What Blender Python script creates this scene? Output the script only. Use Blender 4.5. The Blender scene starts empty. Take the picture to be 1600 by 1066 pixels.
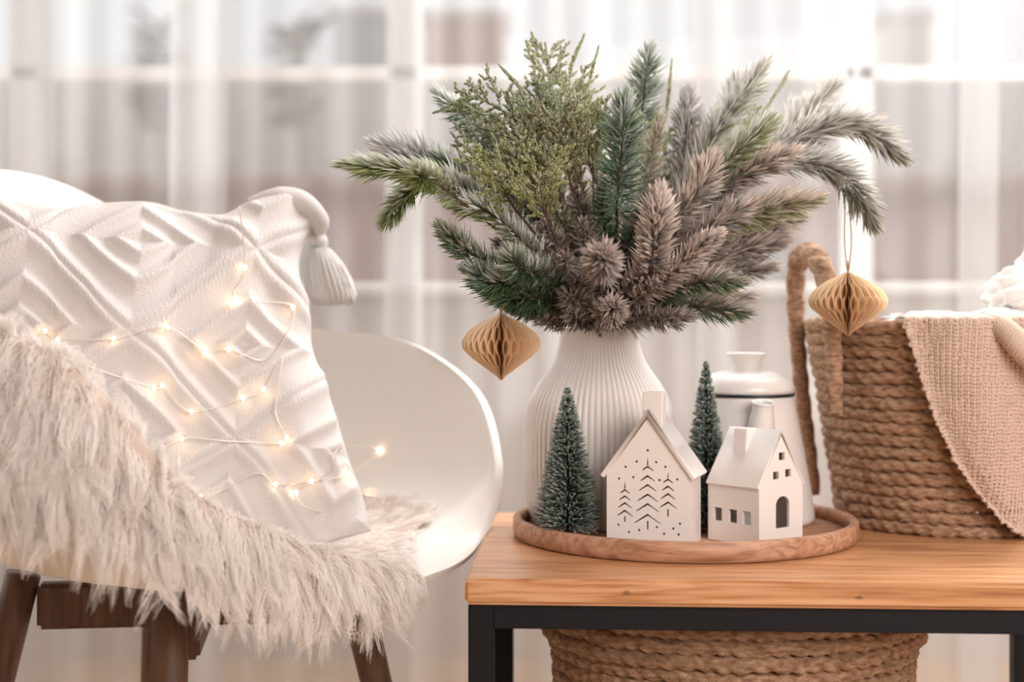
import bpy, bmesh, math, random
import numpy as np
from mathutils import Vector
from mathutils.bvhtree import BVHTree

rng = np.random.default_rng(7)
PI = math.pi
scene = bpy.context.scene
COL = scene.collection

# ------------------------------------------------------------------ camera
CZ, F, HY, T = 0.72, 2300.0, 480.0, 0.48      # camera height, focal length in pixels, horizon row, table height
cd = bpy.data.cameras.new('camera')
cam = bpy.data.objects.new('camera', cd)
COL.objects.link(cam)
cam.location = (0, 0, CZ)
cam.rotation_euler = (PI/2, 0, 0)
cd.sensor_width = 36
cd.lens = F/1600*36
cd.shift_y = -(533-HY)/1600
cd.clip_start = .05
cd.dof.use_dof = True
cd.dof.focus_distance = 1.38
cd.dof.aperture_fstop = 3.0
scene.camera = cam

# ------------------------------------------------------------------ world, lights, exposure
world = bpy.data.worlds.new('world')
scene.world = world
world.use_nodes = True
bg = world.node_tree.nodes['Background']
bg.inputs[0].default_value = (.985, .99, 1.0, 1)
bg.inputs[1].default_value = .78

def area(name, loc, target, sx, sy, power, color):
    ld = bpy.data.lights.new(name, 'AREA')
    ld.shape = 'RECTANGLE'
    ld.size, ld.size_y = sx, sy
    ld.energy = power
    ld.color = color
    o = bpy.data.objects.new(name, ld)
    COL.objects.link(o)
    o.location = loc
    o.rotation_euler = (Vector(target)-Vector(loc)).to_track_quat('-Z', 'Y').to_euler()
    return o
area('window_light', (-1.7, 2.35, 1.6), (.15, 1.5, .6), 1.1, 1.1, 9, (1, .98, .96))  # unseen area lamps, left and right, added inside the curtain for window glow
area('window_light_right', (1.8, 2.35, 1.5), (.2, 1.5, .55), 1.1, 1.1, 30, (1, .98, .96))
area('front_fill', (1.0, -.25, 1.35), (.3, 1.5, .55), 1.2, 1.1, 31, (1, .925, .885))  # unseen warm fill added at right front to brighten the object fronts
area('overhead_fill', (.55, 2.2, 2.1), (.15, 1.4, .5), 1.4, .6, 30, (1, .99, .98))  # added area lamp brightening roofs and tabletop; the ceiling has no opening
sd = bpy.data.lights.new('sun', 'SUN'); sd.energy = 2.6; sd.angle = math.radians(5); sd.color = (1, .98, .95)
sun = bpy.data.objects.new('sun', sd); COL.objects.link(sun)
sun.location = (-3, 5, 4)
sun.rotation_euler = Vector((1, -.78, -.50)).to_track_quat('-Z', 'Y').to_euler()
scene.view_settings.view_transform = 'Standard'
scene.view_settings.look = 'None'
scene.view_settings.exposure = .24
scene.view_settings.gamma = 1
scene.view_settings.use_curve_mapping = False
scene.cycles.use_denoising = True
scene.cycles.transparent_max_bounces = 16
scene.cycles.max_bounces = 8

# ------------------------------------------------------------------ helpers
def P(px, py, d):
    return np.array([(px-800)/F*d, d, CZ-(py-HY)/F*d])

def tag(o, label=None, cat=None, group=None, kind=None):
    if label: o['label'] = label
    if cat: o['category'] = cat
    if group: o['group'] = group
    if kind: o['kind'] = kind
    return o

def empty(name, loc, label=None, cat=None, group=None, rz=0):
    o = bpy.data.objects.new(name, None)
    o.empty_display_size = .03
    COL.objects.link(o)
    o.location = loc
    o.rotation_euler.z = rz
    return tag(o, label, cat, group)

def mesh(name, v, f, m, parent=None, smooth=True, col=None, local=False):
    """one mesh object; v in world coordinates unless local, faces a list or an int array of equal polygons"""
    v = np.asarray(v, dtype=np.float64).reshape(-1, 3)
    if parent is not None and not local:
        v = v - np.array(parent.location)[None, :]
    me = bpy.data.meshes.new(name)
    if isinstance(f, np.ndarray):
        n, k = f.shape
        me.vertices.add(len(v)); me.vertices.foreach_set('co', v.astype(np.float32).ravel())
        me.loops.add(n*k); me.loops.foreach_set('vertex_index', f.astype(np.int32).ravel())
        me.polygons.add(n)
        me.polygons.foreach_set('loop_start', np.arange(0, n*k, k, dtype=np.int32))
        me.polygons.foreach_set('loop_total', np.full(n, k, dtype=np.int32))
        me.update(calc_edges=True)
    else:
        me.from_pydata([tuple(a) for a in v], [], f)
    me.polygons.foreach_set('use_smooth', [smooth]*len(me.polygons))
    if col is not None:
        a = me.color_attributes.new('Col', 'FLOAT_COLOR', 'POINT')
        c = np.ones((len(v), 4)); c[:, :3] = col
        a.data.foreach_set('color', c.ravel())
    me.materials.append(m)
    me.update()
    o = bpy.data.objects.new(name, me)
    COL.objects.link(o)
    if parent is not None:
        o.parent = parent
    return o

def recalc(o):
    bm = bmesh.new(); bm.from_mesh(o.data)
    bmesh.ops.recalc_face_normals(bm, faces=bm.faces)
    bm.to_mesh(o.data); bm.free()
    return o

def gridfaces(nu, nv, wrapu=False, wrapv=False, off=0):
    iu = np.arange(nu if wrapu else nu-1); iv = np.arange(nv if wrapv else nv-1)
    A, B = np.meshgrid(iu, iv, indexing='ij')
    A2, B2 = (A+1) % nu, (B+1) % nv
    return np.stack([A*nv+B, A2*nv+B, A2*nv+B2, A*nv+B2], -1).reshape(-1, 4)+off

def box(name, c, s, m, parent=None, bevel=.0015, rz=0, local=False, seg=2):
    bm = bmesh.new()
    bmesh.ops.create_cube(bm, size=1)
    for v in bm.verts:
        v.co = Vector((v.co.x*s[0], v.co.y*s[1], v.co.z*s[2]))
    if bevel:
        bmesh.ops.bevel(bm, geom=bm.edges[:], offset=bevel, segments=seg, affect='EDGES')
    for v in bm.verts:
        x, y = v.co.x, v.co.y
        v.co.x, v.co.y = x*math.cos(rz)-y*math.sin(rz), x*math.sin(rz)+y*math.cos(rz)
        v.co += Vector(c)
    if parent is not None and not local:
        for v in bm.verts: v.co -= parent.location
    me = bpy.data.meshes.new(name); bm.to_mesh(me); bm.free()
    me.polygons.foreach_set('use_smooth', [False]*len(me.polygons))
    me.materials.append(m)
    o = bpy.data.objects.new(name, me); COL.objects.link(o)
    if parent is not None: o.parent = parent
    return o

def catmull(pts, n, closed=False):
    p = np.asarray(pts, float)
    k = len(p)
    if closed:
        ext = np.vstack([p[-1], p, p[0], p[1]])
        segs = k
    else:
        ext = np.vstack([2*p[0]-p[1], p, 2*p[-1]-p[-2]])
        segs = k-1
    t = np.linspace(0, segs, n, endpoint=not closed)
    i = np.minimum(t.astype(int), segs-1); u = (t-i)[:, None]
    a, b, c, d = ext[i], ext[i+1], ext[i+2], ext[i+3]
    return .5*((2*b)+(-a+c)*u+(2*a-5*b+4*c-d)*u**2+(-a+3*b-3*c+d)*u**3)

def frames(path):
    t = np.gradient(path, axis=0); t /= np.linalg.norm(t, axis=1)[:, None]+1e-12
    up = np.array([0, 0, 1.]) if abs(t[0, 2]) < .9 else np.array([1., 0, 0])
    n = np.zeros_like(path); cur = up
    for i in range(len(path)):
        cur = cur-t[i]*np.dot(cur, t[i]); cur /= np.linalg.norm(cur)+1e-12
        n[i] = cur
    return t, n, np.cross(t, n)

def tube_vf(path, r, k=8, cap=True):
    path = np.asarray(path, float); n = len(path)
    t, a, b = frames(path)
    r = np.broadcast_to(np.asarray(r, float), (n,))
    ang = np.linspace(0, 2*PI, k, endpoint=False)
    v = path[:, None]+r[:, None, None]*(a[:, None]*np.cos(ang)[None, :, None]+b[:, None]*np.sin(ang)[None, :, None])
    f = [tuple(q) for q in gridfaces(n, k, False, True).tolist()]
    if cap:
        f.append(tuple(range(k))); f.append(tuple(range((n-1)*k, n*k))[::-1])
    return v.reshape(-1, 3), f

def join_vf(lst):
    V, Fc, o = [], [], 0
    for v, f in lst:
        V.append(np.asarray(v)); Fc += [tuple(i+o for i in q) for q in f]; o += len(v)
    return np.vstack(V), Fc

def tube(name, path, r, m, parent=None, k=8, local=False):
    v, f = tube_vf(path, r, k)
    return recalc(mesh(name, v, f, m, parent, local=local))

def lathe_vf(prof, c, n=64, rfun=None):
    prof = np.asarray(prof, float)
    ang = np.linspace(0, 2*PI, n, endpoint=False)
    r = prof[:, 0][:, None]*np.ones(n)[None]
    if rfun is not None: r = rfun(r, ang, prof)
    v = np.stack([c[0]+r*np.cos(ang), c[1]+r*np.sin(ang), c[2]+prof[:, 1][:, None]*np.ones(n)], -1)
    return v.reshape(-1, 3), gridfaces(len(prof), n, False, True)

def lathe(name, prof, c, m, parent, n=64, rfun=None):
    v, f = lathe_vf(prof, c, n, rfun)
    return recalc(mesh(name, v, f, m, parent))

# ------------------------------------------------------------------ materials
def mat(name, color=(.8, .8, .8), rough=.5, **kw):
    m = bpy.data.materials.new(name); m.use_nodes = True
    b = m.node_tree.nodes['Principled BSDF']
    b.inputs['Base Color'].default_value = (*color, 1)
    b.inputs['Roughness'].default_value = rough
    for k, v in kw.items():
        b.inputs[k.replace('_', ' ')].default_value = v
    return m

def nd(m, t, **kw):
    n = m.node_tree.nodes.new(t)
    for k, v in kw.items(): setattr(n, k, v)
    return n
def lk(m, a, b): m.node_tree.links.new(a, b)
def bsdf(m): return m.node_tree.nodes['Principled BSDF']

def noise_bump(m, scale, strength, dist=.002, coord='Object', stretch=None, detail=4):
    tc = nd(m, 'ShaderNodeTexCoord'); src = tc.outputs[coord]
    if stretch:
        mp = nd(m, 'ShaderNodeMapping'); mp.inputs['Scale'].default_value = stretch
        lk(m, src, mp.inputs[0]); src = mp.outputs[0]
    n = nd(m, 'ShaderNodeTexNoise'); n.inputs['Scale'].default_value = scale; n.inputs['Detail'].default_value = detail
    lk(m, src, n.inputs['Vector'])
    b = nd(m, 'ShaderNodeBump'); b.inputs['Strength'].default_value = strength; b.inputs['Distance'].default_value = dist
    lk(m, n.outputs[0], b.inputs['Height']); lk(m, b.outputs[0], bsdf(m).inputs['Normal'])
    return n

def vary(m, c1, c2, scale, stretch=None, coord='Object', detail=5, lo=.3, hi=.7):
    tc = nd(m, 'ShaderNodeTexCoord'); src = tc.outputs[coord]
    if stretch:
        mp = nd(m, 'ShaderNodeMapping'); mp.inputs['Scale'].default_value = stretch
        lk(m, src, mp.inputs[0]); src = mp.outputs[0]
    n = nd(m, 'ShaderNodeTexNoise'); n.inputs['Scale'].default_value = scale; n.inputs['Detail'].default_value = detail
    lk(m, src, n.inputs['Vector'])
    r = nd(m, 'ShaderNodeValToRGB')
    r.color_ramp.elements[0].position = lo; r.color_ramp.elements[0].color = (*c1, 1)
    r.color_ramp.elements[1].position = hi; r.color_ramp.elements[1].color = (*c2, 1)
    lk(m, n.outputs[0], r.inputs[0]); lk(m, r.outputs[0], bsdf(m).inputs['Base Color'])
    return r

def vcol_mat(name, rough=.7, trans=0.0):
    m = mat(name, rough=rough)
    a = nd(m, 'ShaderNodeAttribute', attribute_name='Col')
    lk(m, a.outputs['Color'], bsdf(m).inputs['Base Color'])
    if trans:
        t = nd(m, 'ShaderNodeBsdfTranslucent'); mx = nd(m, 'ShaderNodeMixShader'); mx.inputs[0].default_value = trans
        out = m.node_tree.nodes['Material Output']
        lk(m, a.outputs['Color'], t.inputs[0])
        lk(m, bsdf(m).outputs[0], mx.inputs[1]); lk(m, t.outputs[0], mx.inputs[2]); lk(m, mx.outputs[0], out.inputs[0])
    return m

def add_trans(m, amount, color):
    t = nd(m, 'ShaderNodeBsdfTranslucent'); t.inputs[0].default_value = (*color, 1)
    mx = nd(m, 'ShaderNodeMixShader'); mx.inputs[0].default_value = amount
    out = m.node_tree.nodes['Material Output']
    lk(m, bsdf(m).outputs[0], mx.inputs[1]); lk(m, t.outputs[0], mx.inputs[2]); lk(m, mx.outputs[0], out.inputs[0])

M = {}
M['ceramic'] = mat('white_ceramic', (.87, .81, .77), .32, Coat_Weight=.25, Coat_Roughness=.2)
noise_bump(M['ceramic'], 60, .12, .001)
M['vase'] = mat('matte_vase_ceramic', (.77, .72, .685), .42)
M['enamel'] = mat('white_enamel', (.78, .74, .71), .3, Coat_Weight=.2, Coat_Roughness=.15)
M['black_rim'] = mat('black_enamel', (.015, .014, .016), .3)
M['metal'] = mat('black_powder_coated_steel', (.008, .0075, .0095), .6, Specular_IOR_Level=.25)
noise_bump(M['metal'], 700, .1, .0005)
M['shell'] = mat('white_plastic', (.88, .845, .80), .38)
M['dark_wood'] = mat('walnut_wood', (.12, .06, .035), .5)
vary(M['dark_wood'], (.075, .033, .018), (.165, .083, .047), 14, (9, 9, 1))
M['fabric'] = mat('white_cotton', (.64, .60, .58), .9)
noise_bump(M['fabric'], 420, .5, .002, detail=3)
M['tassel'] = mat('tassel_yarn', (.88, .84, .80), .9)
noise_bump(M['tassel'], 60, .8, .003, stretch=(30, 30, 1))
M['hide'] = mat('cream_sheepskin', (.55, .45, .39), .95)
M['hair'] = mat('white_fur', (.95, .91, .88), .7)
add_trans(M['hair'], .4, (.94, .89, .85))
M['jute'] = mat('jute_rope', (.35, .2, .11), .85)
vary(M['jute'], (.24, .12, .06), (.66, .42, .27), 110, (1, 1, 2.5), lo=.3, hi=.72)
noise_bump(M['jute'], 900, .9, .0025, detail=5)
M['knit'] = mat('cream_wool_knit', (.66, .50, .41), .92)
noise_bump(M['knit'], 900, .4, .0012, detail=3)
M['knit_white'] = mat('white_wool', (.84, .80, .77), .9)
noise_bump(M['knit_white'], 260, .6, .002, detail=5)
M['paper'] = mat('pale_honeycomb_paper', (.84, .66, .47), .75)
add_trans(M['paper'], .45, (.92, .74, .52))
M['string'] = mat('jute_string', (.42, .22, .1), .8)
M['needle'] = vcol_mat('fir_needles', .6, .38)
M['twig'] = mat('brown_twig', (.09, .05, .033), .8)
M['frost_twig'] = mat('flocked_twig', (.33, .27, .25), .9)
M['copper'] = mat('fine_copper_wire', (.85, .74, .66), .3, Metallic=.6)
bulb = mat('lit_led_bulb', (1, .8, .55), .3)
bsdf(bulb).inputs['Emission Color'].default_value = (1, .66, .36, 1)
bsdf(bulb).inputs['Emission Strength'].default_value = 16
M['bulb'] = bulb

def wood(name, c1, c2, c3, axis, rough=.5, knots=(), sc=1.0):
    """long grain with the rings running along an axis, in object coordinates"""
    m = mat(name, c2, rough)
    tc = nd(m, 'ShaderNodeTexCoord'); mp = nd(m, 'ShaderNodeMapping')
    s = [26*sc, 26*sc, 26*sc]; s[axis] = 1.3*sc
    mp.inputs['Scale'].default_value = s
    lk(m, tc.outputs['Object'], mp.inputs[0])
    n1 = nd(m, 'ShaderNodeTexNoise'); n1.inputs['Scale'].default_value = 1.6; n1.inputs['Detail'].default_value = 3
    n1.inputs['Distortion'].default_value = .6
    lk(m, mp.outputs[0], n1.inputs['Vector'])
    n2 = nd(m, 'ShaderNodeTexNoise'); n2.inputs['Scale'].default_value = 9; n2.inputs['Detail'].default_value = 6
    lk(m, mp.outputs[0], n2.inputs['Vector'])
    w = nd(m, 'ShaderNodeMath', operation='MULTIPLY'); w.inputs[1].default_value = 7.0
    lk(m, n1.outputs[0], w.inputs[0])
    fr = nd(m, 'ShaderNodeMath', operation='PINGPONG'); fr.inputs[1].default_value = .5
    lk(m, w.outputs[0], fr.inputs[0])
    a = nd(m, 'ShaderNodeMath', operation='MULTIPLY_ADD'); a.inputs[1].default_value = .8
    lk(m, fr.outputs[0], a.inputs[0]); lk(m, n2.outputs[0], a.inputs[2])
    r = nd(m, 'ShaderNodeValToRGB')
    e = r.color_ramp.elements
    e[0].position = .35; e[0].color = (*c1, 1); e[1].position = .95; e[1].color = (*c3, 1)
    q = r.color_ramp.elements.new(.62); q.color = (*c2, 1)
    lk(m, a.outputs[0], r.inputs[0])
    out = r.outputs[0]
    for (kx, ky, kz, kr, dark) in knots:
        mk = nd(m, 'ShaderNodeMapping'); mk.vector_type = 'POINT'
        mk.inputs['Location'].default_value = (-kx*.6/kr, -ky*.1/kr, -kz/kr)
        mk.inputs['Rotation'].default_value = (0, 0, 0)
        mk.inputs['Scale'].default_value = (.6/kr, .1/kr, 1/kr)
        lk(m, tc.outputs['Object'], mk.inputs[0])
        ln = nd(m, 'ShaderNodeVectorMath', operation='LENGTH'); lk(m, mk.outputs[0], ln.inputs[0])
        ad = nd(m, 'ShaderNodeMath', operation='MULTIPLY_ADD'); ad.inputs[1].default_value = 1.2
        lk(m, n2.outputs[0], ad.inputs[0]); lk(m, ln.outputs['Value'], ad.inputs[2])
        rr = nd(m, 'ShaderNodeValToRGB')
        rr.color_ramp.elements[0].position = .7; rr.color_ramp.elements[0].color = (dark, dark, dark, 1)
        rr.color_ramp.elements[1].position = 1.5/1.6; rr.color_ramp.elements[1].color = (1, 1, 1, 1)
        lk(m, ad.outputs[0], rr.inputs[0])
        mx = nd(m, 'ShaderNodeMix', data_type='RGBA', blend_type='MULTIPLY'); mx.inputs[0].default_value = 1
        lk(m, out, mx.inputs[6]); lk(m, rr.outputs[0], mx.inputs[7]); out = mx.outputs[2]
    lk(m, out, bsdf(m).inputs['Base Color'])
    b = nd(m, 'ShaderNodeBump'); b.inputs['Strength'].default_value = .15; b.inputs['Distance'].default_value = .0006
    lk(m, n2.outputs[0], b.inputs['Height']); lk(m, b.outputs[0], bsdf(m).inputs['Normal'])
    return m
M['pine'] = wood('oiled_pine', (.36, .15, .058), (.56, .27, .12), (.70, .39, .205), 0, .33,
                 knots=((.143, .0, .470, .0065, .5), (.345, .0, .467, .0075, .42)))
M['tray_wood'] = wood('light_brown_tray_wood', (.29, .14, .075), (.45, .235, .135), (.57, .33, .21), 0, .5, sc=.8)
M['floor'] = wood('oak_floor', (.36, .24, .16), (.47, .33, .22), (.56, .41, .29), 0, .5, sc=.4)
M['wall'] = mat('painted_wall', (.54, .485, .455), .8)
noise_bump(M['wall'], 300, .15, .001)
M['frame'] = mat('white_window_frame', (.85, .84, .83), .4)
M['render_brown'] = mat('facade_brown', (.42, .22, .15), .9)
vary(M['render_brown'], (.33, .165, .115), (.40, .21, .15), 2)
M['render_grey'] = mat('facade_grey', (.58, .50, .47), .9)
vary(M['render_grey'], (.60, .545, .53), (.69, .63, .61), .6)
M['render_dark'] = mat('facade_dark', (.36, .36, .36), .9)
M['ground'] = mat('pale_paving', (.5, .45, .42), .9)
M['bark'] = mat('tree_bark', (.16, .15, .13), .9)

# sheer curtain: woven threads let part of what lies behind through
sh = bpy.data.materials.new('sheer_voile'); sh.use_nodes = True
nt = sh.node_tree
for n in list(nt.nodes): nt.nodes.remove(n)
o_ = nt.nodes.new('ShaderNodeOutputMaterial')
tr = nt.nodes.new('ShaderNodeBsdfTransparent')
df = nt.nodes.new('ShaderNodeBsdfDiffuse'); df.inputs[0].default_value = (.80, .805, .815, 1)
tl = nt.nodes.new('ShaderNodeBsdfTranslucent'); tl.inputs[0].default_value = (.80, .805, .815, 1)
m1 = nt.nodes.new('ShaderNodeMixShader'); m1.inputs[0].default_value = .5
m2 = nt.nodes.new('ShaderNodeMixShader'); m2.inputs[0].default_value = .40
nt.links.new(df.outputs[0], m1.inputs[1]); nt.links.new(tl.outputs[0], m1.inputs[2])
nt.links.new(tr.outputs[0], m2.inputs[1]); nt.links.new(m1.outputs[0], m2.inputs[2])
nt.links.new(m2.outputs[0], o_.inputs[0])
M['sheer'] = sh

gl = bpy.data.materials.new('window_glass'); gl.use_nodes = True
nt = gl.node_tree
for n in list(nt.nodes): nt.nodes.remove(n)
o_ = nt.nodes.new('ShaderNodeOutputMaterial')
tr = nt.nodes.new('ShaderNodeBsdfTransparent'); tr.inputs[0].default_value = (.97, .98, .98, 1)
gs = nt.nodes.new('ShaderNodeBsdfGlossy'); gs.inputs['Roughness'].default_value = .02
m1 = nt.nodes.new('ShaderNodeMixShader'); m1.inputs[0].default_value = .02
nt.links.new(tr.outputs[0], m1.inputs[1]); nt.links.new(gs.outputs[0], m1.inputs[2]); nt.links.new(m1.outputs[0], o_.inputs[0])
M['glass'] = gl

# ------------------------------------------------------------------ setting
tag(box('floor', (0, .1, -.02), (5.4, 6.2, .04), M['floor'], bevel=0), 'pale oak floor of the room', kind='structure')
tag(box('ceiling', (0, .1, 2.77), (5.4, 6.2, .04), mat('ceiling_paint', (.8, .76, .73), .9), bevel=0), 'white ceiling of the room', kind='structure')
_wp = mat('warm_wall_paint', (.72, .65, .61), .9)
tag(box('wall_front', (0, -3.0, 1.375), (5.4, .1, 2.75), _wp, bevel=0), 'warm beige wall behind the viewer', kind='structure')
tag(box('wall_left', (-2.75, .1, 1.375), (.1, 6.3, 2.75), _wp, bevel=0), 'warm beige wall at the chair side', kind='structure')
tag(box('wall_right', (2.75, .1, 1.375), (.1, 6.3, 2.75), _wp, bevel=0), 'warm beige wall at the basket side', kind='structure')
WY, WT = 3.0, .16
wall = empty('wall_back', (0, WY, 0)); tag(wall, 'beige window wall behind the sheer curtain', kind='structure')
zs = CZ-(450-HY)/F*WY          # sill height
box('wall_lower', (0, WY+WT/2, zs/2), (5.4, WT, zs), M['wall'], wall, 0)
box('wall_upper', (0, WY+WT/2, 2.65), (5.4, WT, .5), M['wall'], wall, 0)
for s in (-1, 1):
    box('wall_pier', (s*2.4, WY+WT/2, (zs+2.4)/2), (.6, WT, 2.4-zs), M['wall'], wall, 0)
win = empty('window_1', (0, WY, zs)); tag(win, 'wide white framed window behind the sheer curtain', kind='structure')
zr = CZ-(116-HY)/F*(WY+.05)
box('window_frame', (0, WY+.06, zs+.006), (4.2, .07, .012), M['frame'], win)
box('window_frame', (0, WY+.06, 2.385), (4.2, .07, .03), M['frame'], win)
for x in (-2.08, 2.08): box('window_frame', (x, WY+.06, (zs+2.4)/2), (.04, .07, 2.4-zs), M['frame'], win)
box('transom', (0, WY+.06, zr), (4.16, .06, .028), M['frame'], win)
for px in (-560, 45, 632, 1338, 1960):
    box('mullion', ((px-800)/F*(WY+.06), WY+.06, (zs+2.4)/2), (.055, .06, 2.4-zs), M['frame'], win)
box('glass_pane', (0, WY+.075, (zs+2.4)/2), (4.14, .004, 2.34-zs), M['glass'], win, 0)
box('window_sill', (0, WY-.02, zs-.008), (4.2, .06, .016), M['wall'], win)

# outside
tag(box('ground', (0, 24, -.35), (70, 41, .1), M['ground'], bevel=0), 'pale paved ground outside the window', kind='structure')
def yz(py, d): return CZ-(py-HY)/F*d
b = empty('neighbouring_house', (0, 12, -.3), 'low brown house across the way, seen through the curtain', 'house')
h = yz(288, 12)
box('house_wall', (0, 14, (h-.3)/2), (22, 4, h+.3), M['render_brown'], b, 0)
box('roof_edge', (0, 12.0, h), (22.2, .35, .12), M['render_brown'], b, .02)
for px in (-300, 420, 1140): 
    x = (px-800)/F*12
    box('house_window', (x, 11.98, 1.15), (.9, .08, .55), M['render_dark'], b, .01)
b = empty('apartment_block', (0, 20, -.3), 'pale grey block rising behind the low brown house', 'building')
h = yz(112, 20)
box('building_wall', (0, 22, (h-.3)/2), (34, 4, h+.3), M['render_grey'], b, 0)
for px in np.arange(-400, 2100, 240):
    x = (px-800)/F*20
    box('building_window', (x, 19.97, yz(215, 20)), (1.0, .1, .7), M['render_grey'], b, .02)
for px0, px1, py0, m_, nm, lb in ((520, 598, 22, 'render_dark', 'grey_tower', 'narrow grey tower above the pale block, left of the bouquet'),
                              (662, 790, 26, 'render_brown', 'brown_tower', 'brown tower beside the narrow grey tower, behind the bouquet'),
                              (1385, 1455, 30, 'render_grey', 'grey_stair_tower', 'grey stair tower above the pale block, on the right')):
    D = 26
    x0, x1 = (px0-800)/F*D, (px1-800)/F*D
    hh = yz(py0, D)
    r_ = empty(nm, ((x0+x1)/2, D, -.3), lb, 'building')
    box('tower_wall', ((x0+x1)/2, D+1, (hh-.3)/2), (x1-x0, 2, hh+.3), M[m_], r_, 0)
    box('tower_roof', ((x0+x1)/2, D+1, hh+.08), (x1-x0+.2, 2.2, .16), M['render_grey'], r_, .02)
for px, py, lb in ((245, 40, 'bare winter tree behind the window, above the pillow'), (468, 30, 'larger bare winter tree behind the window, left of the grey tower')):
    D = 16.5
    x = (px-800)/F*D
    r_ = empty('bare_tree', (x, D, -.3), lb, 'tree', 'bare trees outside')
    ztop = yz(py, D)
    v, f = tube_vf(catmull([(x, D, -.3), (x+.05, D, 2.0), (x, D, ztop)], 12), np.linspace(.12, .03, 12), 6)
    mesh('trunk', v, f, M['bark'], r_)
    L = []
    rr = np.random.default_rng(int(px))
    for i in range(80):
        z0 = rr.uniform(ztop-1.2, ztop); a = rr.uniform(0, 2*PI); l = rr.uniform(.2, .5)
        p0 = np.array([x, D, z0]); p1 = p0+np.array([math.cos(a)*l*.9, math.sin(a)*l, l*rr.uniform(-.2, .7)])
        L.append(tube_vf(catmull([p0, (p0+p1)/2+rr.normal(0, .04, 3), p1], 5), np.linspace(.035, .012, 5), 4))
    v, f = join_vf(L)
    tag(mesh('branches', v, f, M['bark'], r_), kind='stuff')

# sheer curtain
CY = 2.58
def cx(px): return (px-800)/F*CY
folds = [(-700, -640), (-480, -430), (-250, -170), (22, 92), (272, 352), (600, 658), (846, 900), (1085, 1150), (1334, 1352), (1502, 1560), (1760, 1840), (2100, 2160), (2400, 2470)]
plan = [(cx(-1000), CY)]
for a, b_ in folds:
    xa, xb = cx(a), cx(b_)
    plan += [(xa, CY+.012), (xb-.001, CY+.006), (xb, CY-.004), (xb-.001, CY-.012), (xa+.001, CY-.016), (xa, CY-.024), (xa+.001, CY-.030), (xb, CY-.026)]
plan.append((cx(2700), CY))
pl = np.array(plan)
seg = np.r_[0, np.cumsum(np.linalg.norm(np.diff(pl, axis=0), axis=1))]
ss = np.unique(np.r_[np.linspace(0, seg[-1], 1400), seg])
X = np.interp(ss, seg, pl[:, 0]); Y = np.interp(ss, seg, pl[:, 1])
Y = Y+.010*np.sin(X*34+1.3*np.sin(X*7))+.006*np.sin(X*83)+.012*np.sin(X*11)
zz = np.linspace(.012, 2.75, 14)
V_ = np.zeros((len(ss), len(zz), 3))
sway = np.sin(zz*1.7)[None]*.006
V_[..., 0] = X[:, None]+.006*np.sin(zz[None]*2.1+X[:, None]*5)
V_[..., 1] = Y[:, None]+sway
V_[..., 2] = zz[None]
c = mesh('sheer_curtain', V_, gridfaces(len(ss), len(zz)), M['sheer'])
tag(c, 'long white sheer curtain hanging in soft folds before the window', 'curtain')

# ------------------------------------------------------------------ side table
th = math.radians(3.0)
tb = empty('side_table', (-.0424, 1.299, 0), 'pine topped side table on a black square steel frame', 'table', rz=-th)
TL, TD, TS, LG = .632, .425, .0232, .0225
box('tabletop', (TL/2, TD/2, T-TS/2), (TL, TD, TS), M['pine'], tb, .0035, local=True, seg=3)
fx0, fx1, fy0, fy1 = .003, .598, .008, .365
for x in (fx0+LG/2, fx1-LG/2):
    for y in (fy0+LG/2, fy1-LG/2):
        box('leg', (x, y, (T-TS)/2), (LG, LG, T-TS), M['metal'], tb, .0012, local=True)
for y in (fy0+LG/2, fy1-LG/2):
    box('rail', ((fx0+fx1)/2, y, T-TS-LG/2+.0003), (fx1-fx0-2*LG, LG*.97, LG), M['metal'], tb, .001, local=True)
    box('rail', ((fx0+fx1)/2, y, .03), (fx1-fx0-2*LG, LG*.97, LG), M['metal'], tb, .001, local=True)
for x in (fx0+LG/2, fx1-LG/2):
    box('rail', (x, (fy0+fy1)/2, T-TS-LG/2+.0003), (LG*.97, fy1-fy0-2*LG, LG), M['metal'], tb, .001, local=True)
    box('rail', (x, (fy0+fy1)/2, .03), (LG*.97, fy1-fy0-2*LG, LG), M['metal'], tb, .001, local=True)

# ------------------------------------------------------------------ tray
TC = np.array([.181, 1.55]); TR = .180
tray = empty('round_tray', (TC[0], TC[1], T), 'round wooden tray holding the vase, houses and bottle brush trees', 'tray')
lathe('base', [(0, .0005), (TR-.006, .0005), (TR-.0035, .003), (TR-.0035, .0075), (0, .0078)], (*TC, T), M['tray_wood'], tray, 160)
TF = T+.008
lathe('rim', [(TR-.0035, .0008), (TR-.001, .003), (TR, .008), (TR, .0185), (TR-.0015, .0205), (TR-.004, .021), (TR-.008, .0205), (TR-.0095, .0185), (TR-.0098, .0079), (TR-.0036, .0079), (TR-.0035, .0008)], (*TC, T), M['tray_wood'], tray, 200)

# ------------------------------------------------------------------ vase
VC = np.array([.094, 1.585])
def pz(py, d): return CZ-(py-HY)/F*d
vrow = [(813, 100), (806, 106), (795, 110), (780, 114), (755, 117), (720, 118.5), (690, 118.5), (665, 118), (648, 116), (632, 112.5), (616, 106), (600, 97), (586, 87), (572, 77), (558, 69.5), (545, 65), (532, 62.5), (520, 61), (513, 61.5)]
prof = catmull([(w/F*1.585, pz(y, 1.585)-TF) for y, w in vrow], 90)
prof[:, 1] -= prof[0, 1]
prof[:, 1] *= (pz(513, 1.585)-TF-.0005)/prof[-1, 1]
inner = [(prof[-1, 0]-.002, prof[-1, 1]+.001), (prof[-1, 0]-.005, prof[-1, 1]-.001), (prof[-1, 0]-.006, prof[-1, 1]-.02), (prof[45, 0]-.007, prof[45, 1]), (prof[10, 0]-.008, prof[10, 1]+.004), (0, .008)]
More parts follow.
